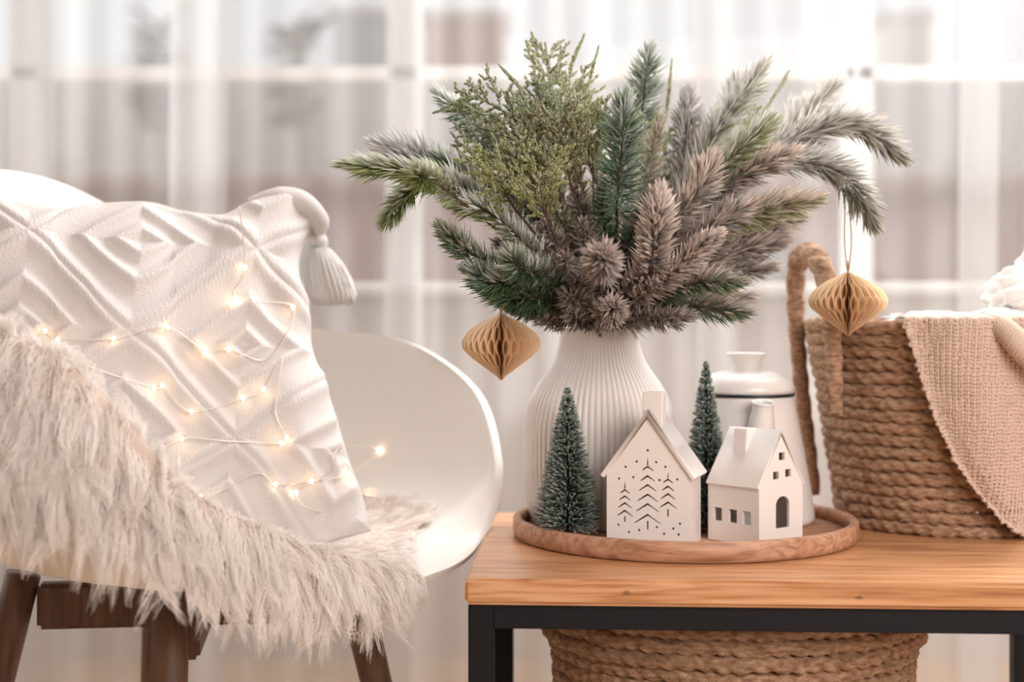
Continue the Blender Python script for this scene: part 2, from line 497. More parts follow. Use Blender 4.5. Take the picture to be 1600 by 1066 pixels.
outer = np.vstack([[(0, 0), (prof[0, 0]-.004, 0)], prof])
NR = 74
def ribs(r, ang, pr):
    k = np.abs(np.sin(ang*NR/2))**.7
    amp = np.zeros(len(pr)); amp[3:len(outer)] = .0021
    amp = amp*np.clip(np.asarray(pr)[:, 0]/.075, .55, 1)
    return r-amp[:, None]*(1-k)[None]
vs = empty('ribbed_vase', (*VC, TF), 'tall white ribbed ceramic vase filled with fir branches', 'vase')
lathe('vase_body', np.vstack([outer, inner]), (*VC, TF+.0003), M['vase'], vs, NR*10, ribs)
MOUTH = np.array([VC[0], VC[1], TF+prof[-1, 1]])

# ------------------------------------------------------------------ enamel pot
PC = np.array([.254, 1.60])
pot = empty('enamel_pot', (*PC, TF), 'white enamel coffee pot with black rimmed lid behind the small house', 'pot')
zt = pz(618, 1.60)-TF
lathe('pot_body', [(0, 0), (.070, 0), (.0735, .003), (.0738, .008), (.070, .035), (.062, .08), (.0545, .118), (.0515, zt-.003), (.0515, zt), (.0495, zt), (.0495, .03), (0, .01)], (*PC, TF+.0003), M['enamel'], pot, 96)
lathe('lid_rim', [(.0495, zt), (.0525, zt), (.0532, zt+.0016), (.0525, zt+.0032), (.0495, zt+.0032)], (*PC, TF), M['black_rim'], pot, 96)
lathe('lid', [(.0001, zt+.0034), (.052, zt+.0034), (.0515, zt+.008), (.049, zt+.014), (.044, zt+.0195), (.036, zt+.0235), (.026, zt+.0262), (.0165, zt+.0275), (.0001, zt+.028)], (*PC, TF), M['enamel'], pot, 96)
lathe('lid_knob', [(.0165, zt+.027), (.0162, zt+.033), (.0172, zt+.039), (.0205, zt+.0425), (.022, zt+.0445), (.0215, zt+.0462), (.019, zt+.0465), (.014, zt+.0445), (.0001, zt+.0435)], (*PC, TF), M['enamel'], pot, 64)
sp = catmull([P(1180, 735, 1.555), P(1186, 700, 1.545), P(1190, 665, 1.535), P(1192, 642, 1.53), P(1193, 628, 1.528)], 20)
v, f = tube_vf(sp, np.interp(np.linspace(0, 1, 20), [0, .35, .75, .93, 1], [.018, .0145, .0100, .0098, .0118]), 28, False)
o = recalc(mesh('spout', v, f, M['enamel'], pot))
s_ = o.modifiers.new('s', 'SOLIDIFY'); s_.thickness = .0012; s_.offset = -1
hp = catmull([(PC[0]+.03, PC[1]+.045, TF+zt-.015), (PC[0]+.05, PC[1]+.075, TF+zt-.025), (PC[0]+.055, PC[1]+.085, TF+.07), (PC[0]+.035, PC[1]+.055, TF+.04)], 24)
tube('handle', hp, .004, M['enamel'], pot)

# ------------------------------------------------------------------ ceramic houses
def plate_mesh(outline, holes, th_):
    cu = bpy.data.curves.new('p', 'CURVE'); cu.dimensions = '2D'; cu.fill_mode = 'BOTH'; cu.extrude = th_/2
    for poly in [outline]+holes:
        s = cu.splines.new('POLY'); s.points.add(len(poly)-1)
        for i, (a, b2) in enumerate(poly): s.points[i].co = (a, b2, 0, 1)
        s.use_cyclic_u = True
    ob = bpy.data.objects.new('p', cu); COL.objects.link(ob)
    dg = bpy.context.evaluated_depsgraph_get(); dg.update()
    me = ob.evaluated_get(dg).to_mesh()
    v = np.array([tuple(q.co) for q in me.vertices]); f = [tuple(p_.vertices) for p_ in me.polygons]
    ob.evaluated_get(dg).to_mesh_clear()
    bpy.data.objects.remove(ob); bpy.data.curves.remove(cu)
    return v, f
def rect(cx_, cz_, w, h_): return [(cx_-w/2, cz_-h_/2), (cx_+w/2, cz_-h_/2), (cx_+w/2, cz_+h_/2), (cx_-w/2, cz_+h_/2)]
def circ(cx_, cz_, r, n=8): return [(cx_+r*math.cos(2*PI*i/n), cz_+r*math.sin(2*PI*i/n)) for i in range(n)]
def chev(cx_, cz_, w, h_, t=.0013):
    return [(cx_-w/2, cz_-h_), (cx_, cz_), (cx_+w/2, cz_-h_), (cx_+w/2, cz_-h_+t*.7), (cx_, cz_+t*1.5), (cx_-w/2, cz_-h_+t*.7)]
def place(v, origin, ang, zrot=None):
    """plate local (u, z, depth) -> world; u along the facade, depth backwards"""
    ca, sa = math.cos(ang), math.sin(ang)
    out = np.zeros_like(v)
    out[:, 0] = origin[0]+v[:, 0]*ca-v[:, 2]*sa
    out[:, 1] = origin[1]+v[:, 0]*sa+v[:, 2]*ca
    out[:, 2] = origin[2]+v[:, 1]
    return out
def slab(p0, p1, q0, q1, t):
    """roof slab from eave edge p0-p1 to ridge q0-q1"""
    a = np.array([p0, p1, q1, q0], float)
    n = np.cross(a[1]-a[0], a[3]-a[0]); n /= np.linalg.norm(n)
    if n[2] < 0: n = -n
    return np.vstack([a, a+n*t]), [(0, 1, 2, 3), (4, 5, 6, 7), (0, 1, 5, 4), (1, 2, 6, 5), (2, 3, 7, 6), (3, 0, 4, 7)]
def bev(o, w, seg=3):
    m_ = o.modifiers.new('b', 'BEVEL'); m_.width = w; m_.segments = seg; m_.limit_method = 'ANGLE'
    o.data.polygons.foreach_set('use_smooth', [True]*len(o.data.polygons))
    m2_ = o.modifiers.new('w', 'WEIGHTED_NORMAL')

def house(name, label, origin, ang, W, D, He, Ha, fholes, sideL, sideR, bholes, over, rt, chim):
    """origin: front left corner on the ground; front along ang"""
    r0 = empty(name, origin, label, 'house ornament', 'ceramic houses on the tray')
    t = .003
    gable = [(0, 0), (W, 0), (W, He), (W/2, Ha), (0, He)]
    parts = []
    v, f = plate_mesh(gable, fholes, t); v[:, 2] += t/2; parts.append((v, f))
    v, f = plate_mesh(gable, bholes, t); v[:, 2] += D-t/2; parts.append((v, f))
    for side, hl in ((0, sideL), (1, sideR)):
        v, f = plate_mesh([(t, 0), (D-t, 0), (D-t, He), (t, He)], hl, t)
        w = np.zeros_like(v); w[:, 2] = v[:, 0]; w[:, 1] = v[:, 1]
        w[:, 0] = (v[:, 2]+t/2) if side == 0 else (W-t/2+v[:, 2])
        parts.append((w, f))
    v, f = join_vf(parts)
    recalc(mesh('walls', place(v, origin, ang), f, M['ceramic'], r0, smooth=False))
    sl = (Ha-He)/(W/2)
    rf = []
    for s in (0, 1):
        xe = -over*.9 if s == 0 else W+over*.9
        ze = He-over*.9*sl
        p0, p1 = (xe, ze, -over), (xe, ze, D+over); q0, q1 = (W/2, Ha, -over), (W/2, Ha, D+over)
        a = np.array([p0, p1, q1, q0]); 
        nrm = np.array([-sl if s == 0 else sl, 1, 0.]); nrm /= np.linalg.norm(nrm)
        top = a+nrm*rt
        top[2] = (W/2, Ha+rt*math.hypot(1, sl), D+over); top[3] = (W/2, Ha+rt*math.hypot(1, sl), -over)
        rf.append((np.vstack([a, top]), [(0, 1, 2, 3), (4, 5, 6, 7), (0, 1, 5, 4), (1, 2, 6, 5), (2, 3, 7, 6), (3, 0, 4, 7)]))
    v, f = join_vf(rf)
    bm = bmesh.new(); vs_ = [bm.verts.new(tuple(q)) for q in place(v, origin, ang)-np.array(origin)]
    for q in f: bm.faces.new([vs_[i] for i in q])
    bmesh.ops.remove_doubles(bm, verts=bm.verts, dist=1e-5)
    # drop the shared inner face along the ridge
    seen = {}
    for fc in list(bm.faces):
        k = tuple(sorted(v_.index for v_ in fc.verts))
        seen.setdefault(k, []).append(fc)
    for k, l in seen.items():
        if len(l) > 1: bmesh.ops.delete(bm, geom=l, context='FACES_ONLY')
    bmesh.ops.recalc_face_normals(bm, faces=bm.faces)
    me = bpy.data.meshes.new('roof'); bm.to_mesh(me); bm.free(); me.materials.append(M['ceramic'])
    o = bpy.data.objects.new('roof', me); COL.objects.link(o); o.parent = r0
    bev(o, .0016)
    # chimney (u, depth, width, zlow, zhigh, taper)
    u, dp, w, z0, z1, tp = chim
    n = 5
    ring = lambda wx, z: [(u-wx/2, z, dp-w*.42), (u+wx/2, z, dp-w*.42), (u+wx/2, z, dp+w*.42), (u-wx/2, z, dp+w*.42)]
    vv = ring(w*tp, z0)+ring(w, z1)+[((a-u)*.62+u, b2, (c2-dp)*.62+dp) for a, b2, c2 in ring(w, z1)]+[((a-u)*.62+u, b2-.008, (c2-dp)*.62+dp) for a, b2, c2 in ring(w, z1)]
    ff = []
    for k in range(3):
        for i in range(4):
            j = (i+1) % 4; ff.append((k*4+i, k*4+j, k*4+4+j, k*4+4+i))
    ff.append((12, 13, 14, 15)); ff.append((0, 1, 2, 3))
    o = recalc(mesh('chimney', place(np.array(vv), origin, ang), ff, M['ceramic'], r0))
    bev(o, .0014)
    return r0

# house with the cut-out trees
a1 = math.radians(-18)
W1 = .0822; o1 = (P(948, 700, 1.44)[0], 1.44, TF+.0003)
def u1(px): return (px-948)/127*W1
def z1(py): return CZ-(py-HY)/F*1.418-TF
h1 = []
def treecut(cx_, chevs, spike, trunk, w0, w1):
    n = len(chevs)
    for i, y in enumerate(chevs):
        w = (w0+(w1-w0)*i/max(1, n-1))/127*W1
        h1.append(chev(u1(cx_), z1(y), w, w*.30, .0014))
    h1.append([(u1(cx_)-.0009, z1(spike[1])), (u1(cx_)+.0009, z1(spike[1])), (u1(cx_), z1(spike[0]))])
    h1.append(rect(u1(cx_), z1((trunk[0]+trunk[1])/2), .0017, (trunk[1]-trunk[0])/F*1.418))
treecut(1011, (733, 748, 762, 777, 792, 809), (716, 729), (817, 830), 18, 40)
treecut(976, (771, 781, 792, 804), (754, 767), (811, 820), 15, 24)
treecut(1042, (752, 763, 775, 788), (739, 748), (797, 809), 15, 26)
for px, py in ((1011, 706), (994, 724), (1024, 724), (1038, 731), (977, 733), (1056, 750), (989, 749), (1029, 752), (967, 752), (1060, 819), (1050, 827), (1025, 826), (998, 832), (966, 825), (982, 836), (1036, 836), (1058, 836)):
    h1.append(circ(u1(px), z1(py), .00125))
H1e, H1a = z1(746), z1(655)
sr = [rect(x, z, .0035, .009) for x in (.018, .034) for z in (.014, .032, .050)]
house('ceramic_house', 'white ceramic house with pierced fir tree cut-outs and one chimney', o1, a1, W1, .056, H1e, H1a,
      h1, [], sr, [rect(W1/2, .02, .02, .024)], .003, .0050, (W1*.53, .018, .0205, H1a-.030, z1(615), .95))

# lower house with arched door
a2 = math.radians(40)
W2, D2 = .0655, .066
o2 = (P(1186, 700, 1.42)[0], 1.42, TF+.0003)
def u2(px): return (px-1186)/(1254-1186)*W2
def z2(py, d=1.44): return CZ-(py-HY)/F*d-TF
H2e, H2a = z2(762, 1.432), z2(681, 1.441)
arch = [(u2(1212), z2(826)), (u2(1233), z2(826)), (u2(1233), z2(790))]+[(u2(1222.5)+(u2(1233)-u2(1222.5))*math.cos(t_), z2(790)+.0085*math.sin(t_)) for t_ in np.linspace(.3, PI-.3, 7)]+[(u2(1212), z2(790))]
fh = [arch, rect(u2(1221), z2(714), .0085, .0075), rect(u2(1212), z2(743), .0085, .0075), rect(u2(1231), z2(741), .0085, .0075)]
sl2 = [rect(x, z2(804, 1.46), .0105, .013) for x in (.0155, .0335, .0530)]
house('ceramic_cottage', 'smaller white ceramic cottage with arched doorway in front of the pot', o2, a2, W2, D2, H2e, H2a,
      fh, sl2, [], [rect(W2/2, .025, .03, .035)], .0012, .0028, (W2*.44, D2-.026, .020, H2a-.030, H2a+.005, 1.25))

# ------------------------------------------------------------------ needles
def needles(path, f0, width, n, seed, length=None, thick=.0006, pitch=55, base=(.03, .07, .035), tip=(.10, .17, .07), frost=.3, frostc=(.62, .56, .53), roundtip=True, snow=0.0):
    r = np.random.default_rng(seed)
    path = np.asarray(path); K = len(path)
    t, a, b2 = frames(path)
    s = f0+(1-f0)*r.random(n)**.92
    fi = s*(K-1); i = np.minimum(fi.astype(int), K-2); w = (fi-i)[:, None]
    p = path[i]*(1-w)+path[i+1]*w
    tt = t[i]; aa = a[i]; bb = b2[i]
    ph = r.random(n)*2*PI
    rad = aa*np.cos(ph)[:, None]+bb*np.sin(ph)[:, None]
    rel = (s-f0)/(1-f0+1e-9)
    pit = np.radians(pitch+r.normal(0, 6, n))
    endz = np.clip((rel-.82)/.18, 0, 1)
    pit = pit*(1-.72*endz)
    L = width/np.sin(np.radians(pitch))*r.uniform(.75, 1.08, n)
    L *= np.interp(rel, [0, .12, .8, 1], [.8, 1, .92, .62])
    d = tt*np.cos(pit)[:, None]+rad*np.sin(pit)[:, None]
    d += r.normal(0, .10, (n, 3))
    d /= np.linalg.norm(d, axis=1)[:, None]
    # slight forward curl
    mid = p+d*L[:, None]*.5
    d2 = d+tt*.28; d2 /= np.linalg.norm(d2, axis=1)[:, None]
    end = mid+d2*L[:, None]*.5
    side = np.cross(d, rad+.01); side /= np.linalg.norm(side, axis=1)[:, None]+1e-9
    nn = np.cross(d, side)
    fz = np.clip(r.normal(frost, .24, n)+1.6*snow*d[:, 2], 0, 1)  # flocking, boosted on upward needles to whiten in their top highlights
    th_ = thick*(1+.9*fz)[:, None]
    vs = [p, mid+side*th_, mid-side*th_*.5+nn*th_*.87, mid-side*th_*.5-nn*th_*.87, end]
    V = np.stack(vs, 1).reshape(-1, 3)
    ix = np.array([[0, 1, 2], [0, 2, 3], [0, 3, 1], [4, 2, 1], [4, 3, 2], [4, 1, 3]])
    Fc = (np.arange(n)[:, None, None]*5+ix[None]).reshape(-1, 3)
    var = r.uniform(.75, 1.25, n)[:, None]
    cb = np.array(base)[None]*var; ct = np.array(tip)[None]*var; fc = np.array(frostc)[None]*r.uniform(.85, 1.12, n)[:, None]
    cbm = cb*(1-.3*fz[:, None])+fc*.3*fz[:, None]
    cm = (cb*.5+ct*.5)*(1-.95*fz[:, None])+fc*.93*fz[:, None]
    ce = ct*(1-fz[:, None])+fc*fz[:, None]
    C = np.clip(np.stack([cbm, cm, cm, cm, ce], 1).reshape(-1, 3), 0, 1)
    return V, Fc, C

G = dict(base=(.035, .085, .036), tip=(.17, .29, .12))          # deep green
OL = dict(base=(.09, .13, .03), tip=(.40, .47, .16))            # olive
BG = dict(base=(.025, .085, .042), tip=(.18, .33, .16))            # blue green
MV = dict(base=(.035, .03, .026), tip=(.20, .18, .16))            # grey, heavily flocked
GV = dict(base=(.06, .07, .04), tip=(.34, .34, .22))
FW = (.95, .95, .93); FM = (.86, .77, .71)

# (points px,py,depth from the vase mouth outward), bare part, half width m, count, colours, frost, frost colour, snow, pitch, label
S = []
def spr(pts, f0, w, n, col, fr, fc, snow, label, pitch=52, thick=.0006): S.append((pts, f0, w, n, col, fr, fc, snow, label, pitch, thick))
mid_l = 'frosted fir sprig buried in the middle of the bouquet'
# left side
spr([(850, 430, 1.52), (730, 300, 1.42), (640, 268, 1.38), (545, 258, 1.36)], .45, .0145, 820, OL, .25, FW, .5, 'long olive green fir sprig reaching furthest left', 32)
spr([(860, 420, 1.56), (760, 320, 1.54), (690, 265, 1.52), (600, 232, 1.50)], .62, .026, 700, MV, .92, (.84, .84, .84), .2, 'snow white frosted fir sprig at the far left top', 50)
spr([(800, 380, 1.50), (690, 290, 1.44), (640, 300, 1.42), (603, 345, 1.41)], .55, .0150, 600, OL, .45, FW, .5, 'short frosted sprig drooping under the far left tip', 45)
spr([(800, 380, 1.46), (700, 300, 1.36), (665, 280, 1.32), (655, 274, 1.30)], .55, .0155, 460, OL, .12, FW, .3, 'olive sprig pointing at the viewer on the left', 50)
spr([(880, 400, 1.52), (820, 320, 1.47), (750, 285, 1.45), (683, 243, 1.44)], .50, .0170, 640, G, .15, FW, .5, 'dark green sprig with a sharp tip left of the middle', 62)
spr([(880, 380, 1.56), (820, 280, 1.54), (760, 215, 1.52), (688, 148, 1.51)], .50, .0215, 620, BG, .25, FW, .6, 'blue green sprig slanting up left to a dark tip', 68)
spr([(860, 420, 1.50), (790, 340, 1.44), (730, 300, 1.42), (680, 286, 1.40)], .40, .0165, 700, MV, .65, FW, .4, 'frosted sprig just above the lower left dark ones', 50)
spr([(870, 450, 1.48), (800, 430, 1.42), (735, 395, 1.40), (692, 358, 1.39)], .30, .0175, 820, G, .08, FM, .3, 'dark green fir sprig pointing left below the others', 55)
spr([(870, 475, 1.48), (820, 470, 1.42), (775, 450, 1.40), (738, 425, 1.39)], .25, .0205, 800, G, .14, FW, .3, 'dark green sprig that the left paper ornament hangs from', 55)
spr([(880, 440, 1.48), (820, 380, 1.42), (760, 330, 1.40), (712, 320, 1.40)], .40, .0165, 600, OL, .42, FW, .5, 'green frosted sprig above the lowest left one', 50)
spr([(900, 495, 1.51), (870, 490, 1.48), (840, 486, 1.45), (806, 482, 1.43)], .30, .0165, 560, MV, .60, FM, .3, 'frosted sprig lying on the vase rim to the left', 50)
spr([(880, 460, 1.46), (845, 430, 1.40), (815, 420, 1.37), (800, 400, 1.36)], .30, .0190, 620, G, .20, FW, .3, 'green sprig in the lower left heart of the bouquet', 55)
# centre
spr([(960, 400, 1.52), (966, 300, 1.44), (972, 230, 1.42), (975, 162, 1.41)], .28, .0265, 1000, BG, .10, FW, .35, 'broad upright green fir sprig in the middle', 66)
spr([(975, 380, 1.58), (995, 250, 1.58), (1005, 160, 1.56), (1013, 84, 1.55)], .50, .0220, 760, BG, .18, FW, .4, 'tallest upright green fir sprig at the top middle', 62)
spr([(950, 470, 1.46), (1010, 430, 1.40), (1025, 370, 1.37), (1030, 305, 1.36)], .42, .0200, 900, MV, .82, FM, .25, 'thick cone shaped frosted sprig standing in front', 58, .0009)
spr([(960, 490, 1.46), (1020, 450, 1.40), (1075, 405, 1.38), (1118, 368, 1.37)], .50, .0150, 640, MV, .78, FM, .3, 'short frosted sprig right of the cone shaped one', 55, .0009)
spr([(940, 440, 1.44), (940, 420, 1.36), (942, 408, 1.30), (943, 398, 1.27)], .45, .0190, 620, MV, .85, (.70, .62, .58), .2, 'frosted rosette sprig pointing straight at the viewer', 60, .0009)
spr([(930, 490, 1.50), (915, 480, 1.46), (900, 470, 1.42), (888, 462, 1.40)], .2, .0170, 400, MV, .55, FM, .2, 'small mauve sprig just above the vase mouth, left')
spr([(930, 495, 1.46), (945, 488, 1.42), (955, 480, 1.39), (965, 478, 1.37)], .2, .0150, 420, MV, .75, FM, .2, 'small frosted tuft at the middle of the vase rim', 60, .0008)
# right side
spr([(1000, 420, 1.56), (1080, 280, 1.54), (1130, 190, 1.52), (1188, 108, 1.51)], .45, .0205, 860, OL, .42, FW, .6, 'green and snowy sprig rising highest on the right', 45)
spr([(1000, 420, 1.50), (1080, 320, 1.46), (1140, 250, 1.43), (1198, 196, 1.42)], .50, .0190, 640, OL, .12, FW, .4, 'bright olive sprig in the upper right of the bouquet', 40)
spr([(1020, 420, 1.58), (1140, 300, 1.56), (1230, 210, 1.54), (1300, 136, 1.53)], .45, .0195, 760, OL, .72, (.93, .91, .88), .5, 'frosted sprig rising right with a snowy tip', 45)
spr([(1020, 400, 1.56), (1170, 262, 1.52), (1270, 205, 1.50), (1335, 195, 1.50), (1405, 242, 1.50)], .50, .0200, 820, GV, .72, (.92, .91, .88), .4, 'arching frosted sprig reaching furthest right', 42)
spr([(1040, 400, 1.54), (1180, 272, 1.50), (1275, 255, 1.49), (1330, 290, 1.49), (1362, 345, 1.49)], .50, .0200, 820, GV, .72, FW, .4, 'drooping frosted sprig that the right ornament hangs from', 45)
spr([(1020, 420, 1.50), (1110, 355, 1.46), (1190, 330, 1.44), (1268, 312, 1.43)], .30, .0195, 820, OL, .55, FM, .4, 'olive and frosted sprig pointing flat to the right', 42)
spr([(1020, 440, 1.54), (1100, 390, 1.54), (1180, 360, 1.53), (1240, 340, 1.53)], .25, .0215, 760, MV, .78, FM, .3, 'broad mauve frosted sprig under the flat olive one', 45)
spr([(1010, 460, 1.53), (1080, 425, 1.52), (1150, 395, 1.52), (1215, 378, 1.52)], .25, .0190, 700, MV, .68, FM, .3, 'frosted sprig second from the bottom right', 45)
spr([(1000, 495, 1.52), (1050, 480, 1.48), (1105, 482, 1.46), (1158, 488, 1.45)], .20, .0170, 720, G, .45, FM, .3, 'dark frosted sprig lying low at the right rim', 45)
spr([(1000, 480, 1.50), (1050, 455, 1.45), (1100, 440, 1.42), (1150, 440, 1.41)], .20, .0180, 640, G, .42, FM, .3, 'dark sprig just above the lowest right one', 50)
spr([(1000, 430, 1.58), (1050, 320, 1.57), (1070, 230, 1.56), (1075, 150, 1.56)], .40, .0215, 900, MV, .85, (.78, .76, .75), .3, 'tall pale frosted sprig right of the middle', 60)
spr([(1010, 420, 1.60), (1090, 300, 1.60), (1130, 210, 1.60), (1150, 128, 1.60)], .45, .0210, 760, MV, .90, (.82, .81, .81), .3, 'blurred snowy sprig behind the highest right one', 55)
spr([(1020, 430, 1.50), (1100, 320, 1.46), (1160, 275, 1.44), (1235, 238, 1.43)], .40, .0190, 820, MV, .78, FM, .3, 'mauve frosted sprig slanting across the right half', 48)
spr([(990, 430, 1.47), (1050, 350, 1.42), (1090, 300, 1.41), (1110, 255, 1.41)], .35, .0205, 700, MV, .70, FM, .3, 'frosted sprig rising behind the cone shaped one')
spr([(1010, 440, 1.46), (1080, 380, 1.42), (1120, 350, 1.41), (1165, 320, 1.41)], .35, .0185, 640, MV, .55, FM, .3, 'frosted sprig in the heart of the right half')
spr([(1020, 400, 1.62), (1150, 280, 1.64), (1220, 200, 1.65), (1255, 165, 1.65)], .5, .020, 600, MV, .8, FW, .3, 'blurred frosted sprig at the back of the right half')
spr([(900, 490, 1.50), (870, 470, 1.44), (830, 465, 1.41), (785, 468, 1.40)], .25, .0190, 640, G, .12, FW, .3, 'dark green sprig at the very bottom left, over the left ornament', 55)
spr([(890, 470, 1.48), (850, 450, 1.42), (800, 440, 1.39), (760, 448, 1.38)], .25, .0190, 640, G, .16, FW, .3, 'dark green sprig in front of the left ornament string', 55)
spr([(920, 498, 1.50), (890, 500, 1.47), (860, 500, 1.45), (835, 490, 1.44)], .1, .0140, 460, MV, .65, FM, .2, 'frosted tuft resting on the left of the vase mouth', 60)
spr([(925, 500, 1.47), (915, 498, 1.45), (903, 498, 1.43), (890, 488, 1.42)], .1, .0130, 440, MV, .5, FM, .2, 'dark frosted tuft resting on the vase mouth, front left', 60)
spr([(940, 500, 1.47), (950, 496, 1.44), (958, 498, 1.42), (968, 488, 1.41)], .1, .0125, 420, MV, .8, FM, .2, 'pale frosted tuft hanging over the front of the vase mouth', 60, .0008)
spr([(970, 500, 1.50), (1010, 495, 1.47), (1040, 498, 1.45), (1075, 494, 1.44)], .1, .0150, 560, MV, .55, FM, .2, 'frosted tuft hanging over the right of the vase mouth', 55)
spr([(980, 500, 1.56), (1040, 480, 1.55), (1100, 470, 1.54), (1165, 465, 1.54)], .1, .0190, 620, MV, .6, FM, .2, 'blurred frosted sprig low behind the right side', 50)
spr([(980, 480, 1.54), (1060, 440, 1.53), (1130, 425, 1.53), (1200, 418, 1.53)], .2, .0200, 680, MV, .6, FM, .2, 'blurred mauve sprig above the lowest right ones', 50)
# filling
FILL = ['mauve sprig filling the space above the two lower left green ones', 'pale frosted sprig under the cypress sprigs on the left', 'frosted sprig left of the broad upright fir', 'frosted sprig above the rosette, to its left', 'dark green sprig behind the cone shaped frosted one', 'dark green sprig at the foot of the broad upright fir', 'mauve sprig above and right of the cone shaped one', 'tall pale filler sprig among the upper right branches', 'dark sprig left of the rosette', 'dark green sprig right of the broad upright fir', 'greyish sprig just left of the rosette', 'dark frosted sprig right of the cone shaped one', 'olive sprig in the gap above the lower left sprigs', 'brownish frosted sprig above the rosette', 'mauve sprig under the slanting one on the right', 'olive sprig behind the bushy yellow cypress', 'frosted olive sprig below the tallest fir', 'olive sprig between cypress and broad upright fir', 'frosted sprig over the left ornament, behind the green ones', 'olive fir sprig under the short cypress sprigs', 'olive fir sprig between the yellow cypress and the green fir', 'olive fir sprig below the blue green slanting one', 'pale green sprig between the tallest fir and the pale frosted one']
for i, (x, y, d, col, fr) in enumerate([(850, 350, 1.42, MV, .6), (820, 300, 1.47, MV, .7), (900, 300, 1.46, MV, .5), (880, 400, 1.38, MV, .62), (1000, 330, 1.44, G, .12),
                         (940, 300, 1.44, G, .2), (1080, 320, 1.45, MV, .7), (1100, 200, 1.54, MV, .8), (840, 420, 1.40, G, .3), (1040, 280, 1.50, G, .25), (900, 440, 1.40, MV, .4),
                         (1060, 400, 1.44, G, .4), (800, 340, 1.50, OL, .4), (910, 350, 1.42, MV, .55), (1150, 350, 1.48, MV, .7), (860, 250, 1.56, OL, .3), (1020, 220, 1.56, OL, .5), (930, 240, 1.56, OL, .3), (780, 380, 1.48, MV, .5), (860, 310, 1.43, OL, .2), (900, 270, 1.46, OL, .2), (820, 270, 1.46, OL, .25), (1030, 190, 1.50, OL, .55)]):
    nm_ = FILL[i]
    sx = 940+(x-940)*.25; 
    spr([(sx, 480, 1.54), ((sx+x)/2+rng.uniform(-8, 8), (480+y)/2, (1.54+d)/2+.02), (x, y, d)], .25, .0185, 620, col, fr, FM, .25, nm_, 55)

NV = 0
for k, (pts, f0, w, n, col, fr, fc, snow, label, pitch, thick) in enumerate(S):
    base = MOUTH+np.array([rng.uniform(-.018, .018), rng.uniform(-.018, .018), -.035])
    p1_ = P(*pts[0]); dv = (p1_-MOUTH)[:2]; dv = dv/max(.02, np.linalg.norm(dv))*min(.022, np.linalg.norm(dv))
    via = MOUTH+np.array([dv[0], dv[1], .010])
    pp = [base, via]+[P(*q) for q in pts]
    path = catmull(pp, 46)
    r0 = empty('fir_branch', tuple(base), label, 'branch', 'fir branches in the vase')
    rr = np.linspace(.0024, .0009, len(path))
    v, f = tube_vf(path, rr, 6)
    mesh('stem', v, f, M['frost_twig'] if fr > .5 else M['twig'], r0)
    # needles start after the first bare part of the path
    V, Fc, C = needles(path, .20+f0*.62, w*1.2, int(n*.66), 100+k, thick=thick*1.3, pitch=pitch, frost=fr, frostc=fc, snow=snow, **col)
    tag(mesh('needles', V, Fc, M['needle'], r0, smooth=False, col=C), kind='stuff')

# cypress sprigs: forking twigs covered in scale leaves
def cypress(main, label, seed, n_side=12, spread=.05, bare=0, col=((.07, .085, .02), (.34, .37, .12)), frost=.25):
    r = np.random.default_rng(seed)
    base = MOUTH+np.array([r.uniform(-.02, .02), r.uniform(-.02, .02), -.035])
    path = catmull([base]+[P(*q) for q in main], 60)
    r0 = empty('cypress_sprig', tuple(base), label, 'sprig', 'cypress sprigs in the vase')
    t, a, b2 = frames(path)
    stems = [tube_vf(path, np.linspace(.0016, .0006, 60), 5)]
    Vs, Fs, Cs, off = [], [], [], 0
    twigs = [(path[30:], 1.0)]
    for i in range(n_side):
        k = int(26+(58-bare-26)*i/n_side)
        s = 1 if i % 2 else -1
        dr = t[k]*.75+s*np.cross(t[k], [0, 1, 0])*.75+np.array([0, r.normal(0, .3), 0]); dr /= np.linalg.norm(dr)
        L = spread*r.uniform(.6, 1.05)*np.interp(i/n_side, [0, .4, 1], [.8, 1, .45])
        p0 = path[k]; p1 = p0+dr*L*.5+r.normal(0, .002, 3); p2 = p0+dr*L+t[k]*L*.25
        tw = catmull([p0, p1, p2], 14)
        twigs.append((tw, .8)); stems.append(tube_vf(tw, np.linspace(.0009, .0004, 14), 4))
        tt2 = frames(tw)[0]
        for j in range(5):
            q = 4+j*2; s2 = 1 if j % 2 else -1
            d3 = tt2[q]*.8+s2*np.cross(tt2[q], [0, 1, 0])*.6+r.normal(0, .15, 3); d3 /= np.linalg.norm(d3)
            l3 = L*.36*r.uniform(.6, 1.1)
            tw3 = catmull([tw[q], tw[q]+d3*l3*.5, tw[q]+d3*l3+tt2[q]*l3*.2], 7)
            twigs.append((tw3, .6))
    for q, (tw, sc) in enumerate(twigs):
        ln = np.linalg.norm(np.diff(tw, axis=0), axis=1).sum()
        n = max(14, int(ln*2600))
        V, Fc, C = needles(tw, .05, .0023*sc+.0007, n, seed*97+q, thick=.0007, pitch=32, base=col[0], tip=col[1], frost=frost, frostc=(.78, .79, .68), snow=.2)
        Vs.append(V); Fs.append(Fc+off); Cs.append(C); off += len(V)
    v, f = join_vf(stems)
    mesh('stem', v, f, M['twig'], r0)
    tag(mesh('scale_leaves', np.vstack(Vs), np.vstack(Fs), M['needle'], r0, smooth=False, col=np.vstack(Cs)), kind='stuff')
YG = ((.20, .24, .07), (.74, .80, .38)); DG = ((.09, .13, .045), (.44, .54, .26))
cypress([(900, 400, 1.52), (870, 260, 1.48), (862, 150, 1.47), (852, 68, 1.47)], 'tall pale cypress sprig left of the green middle', 3, 18, .046, col=YG, frost=.45)
cypress([(910, 400, 1.54), (895, 230, 1.52), (890, 120, 1.51), (912, 56, 1.50)], 'cypress sprig ending in the highest bare brown tip', 4, 14, .040, 14, col=YG, frost=.35)
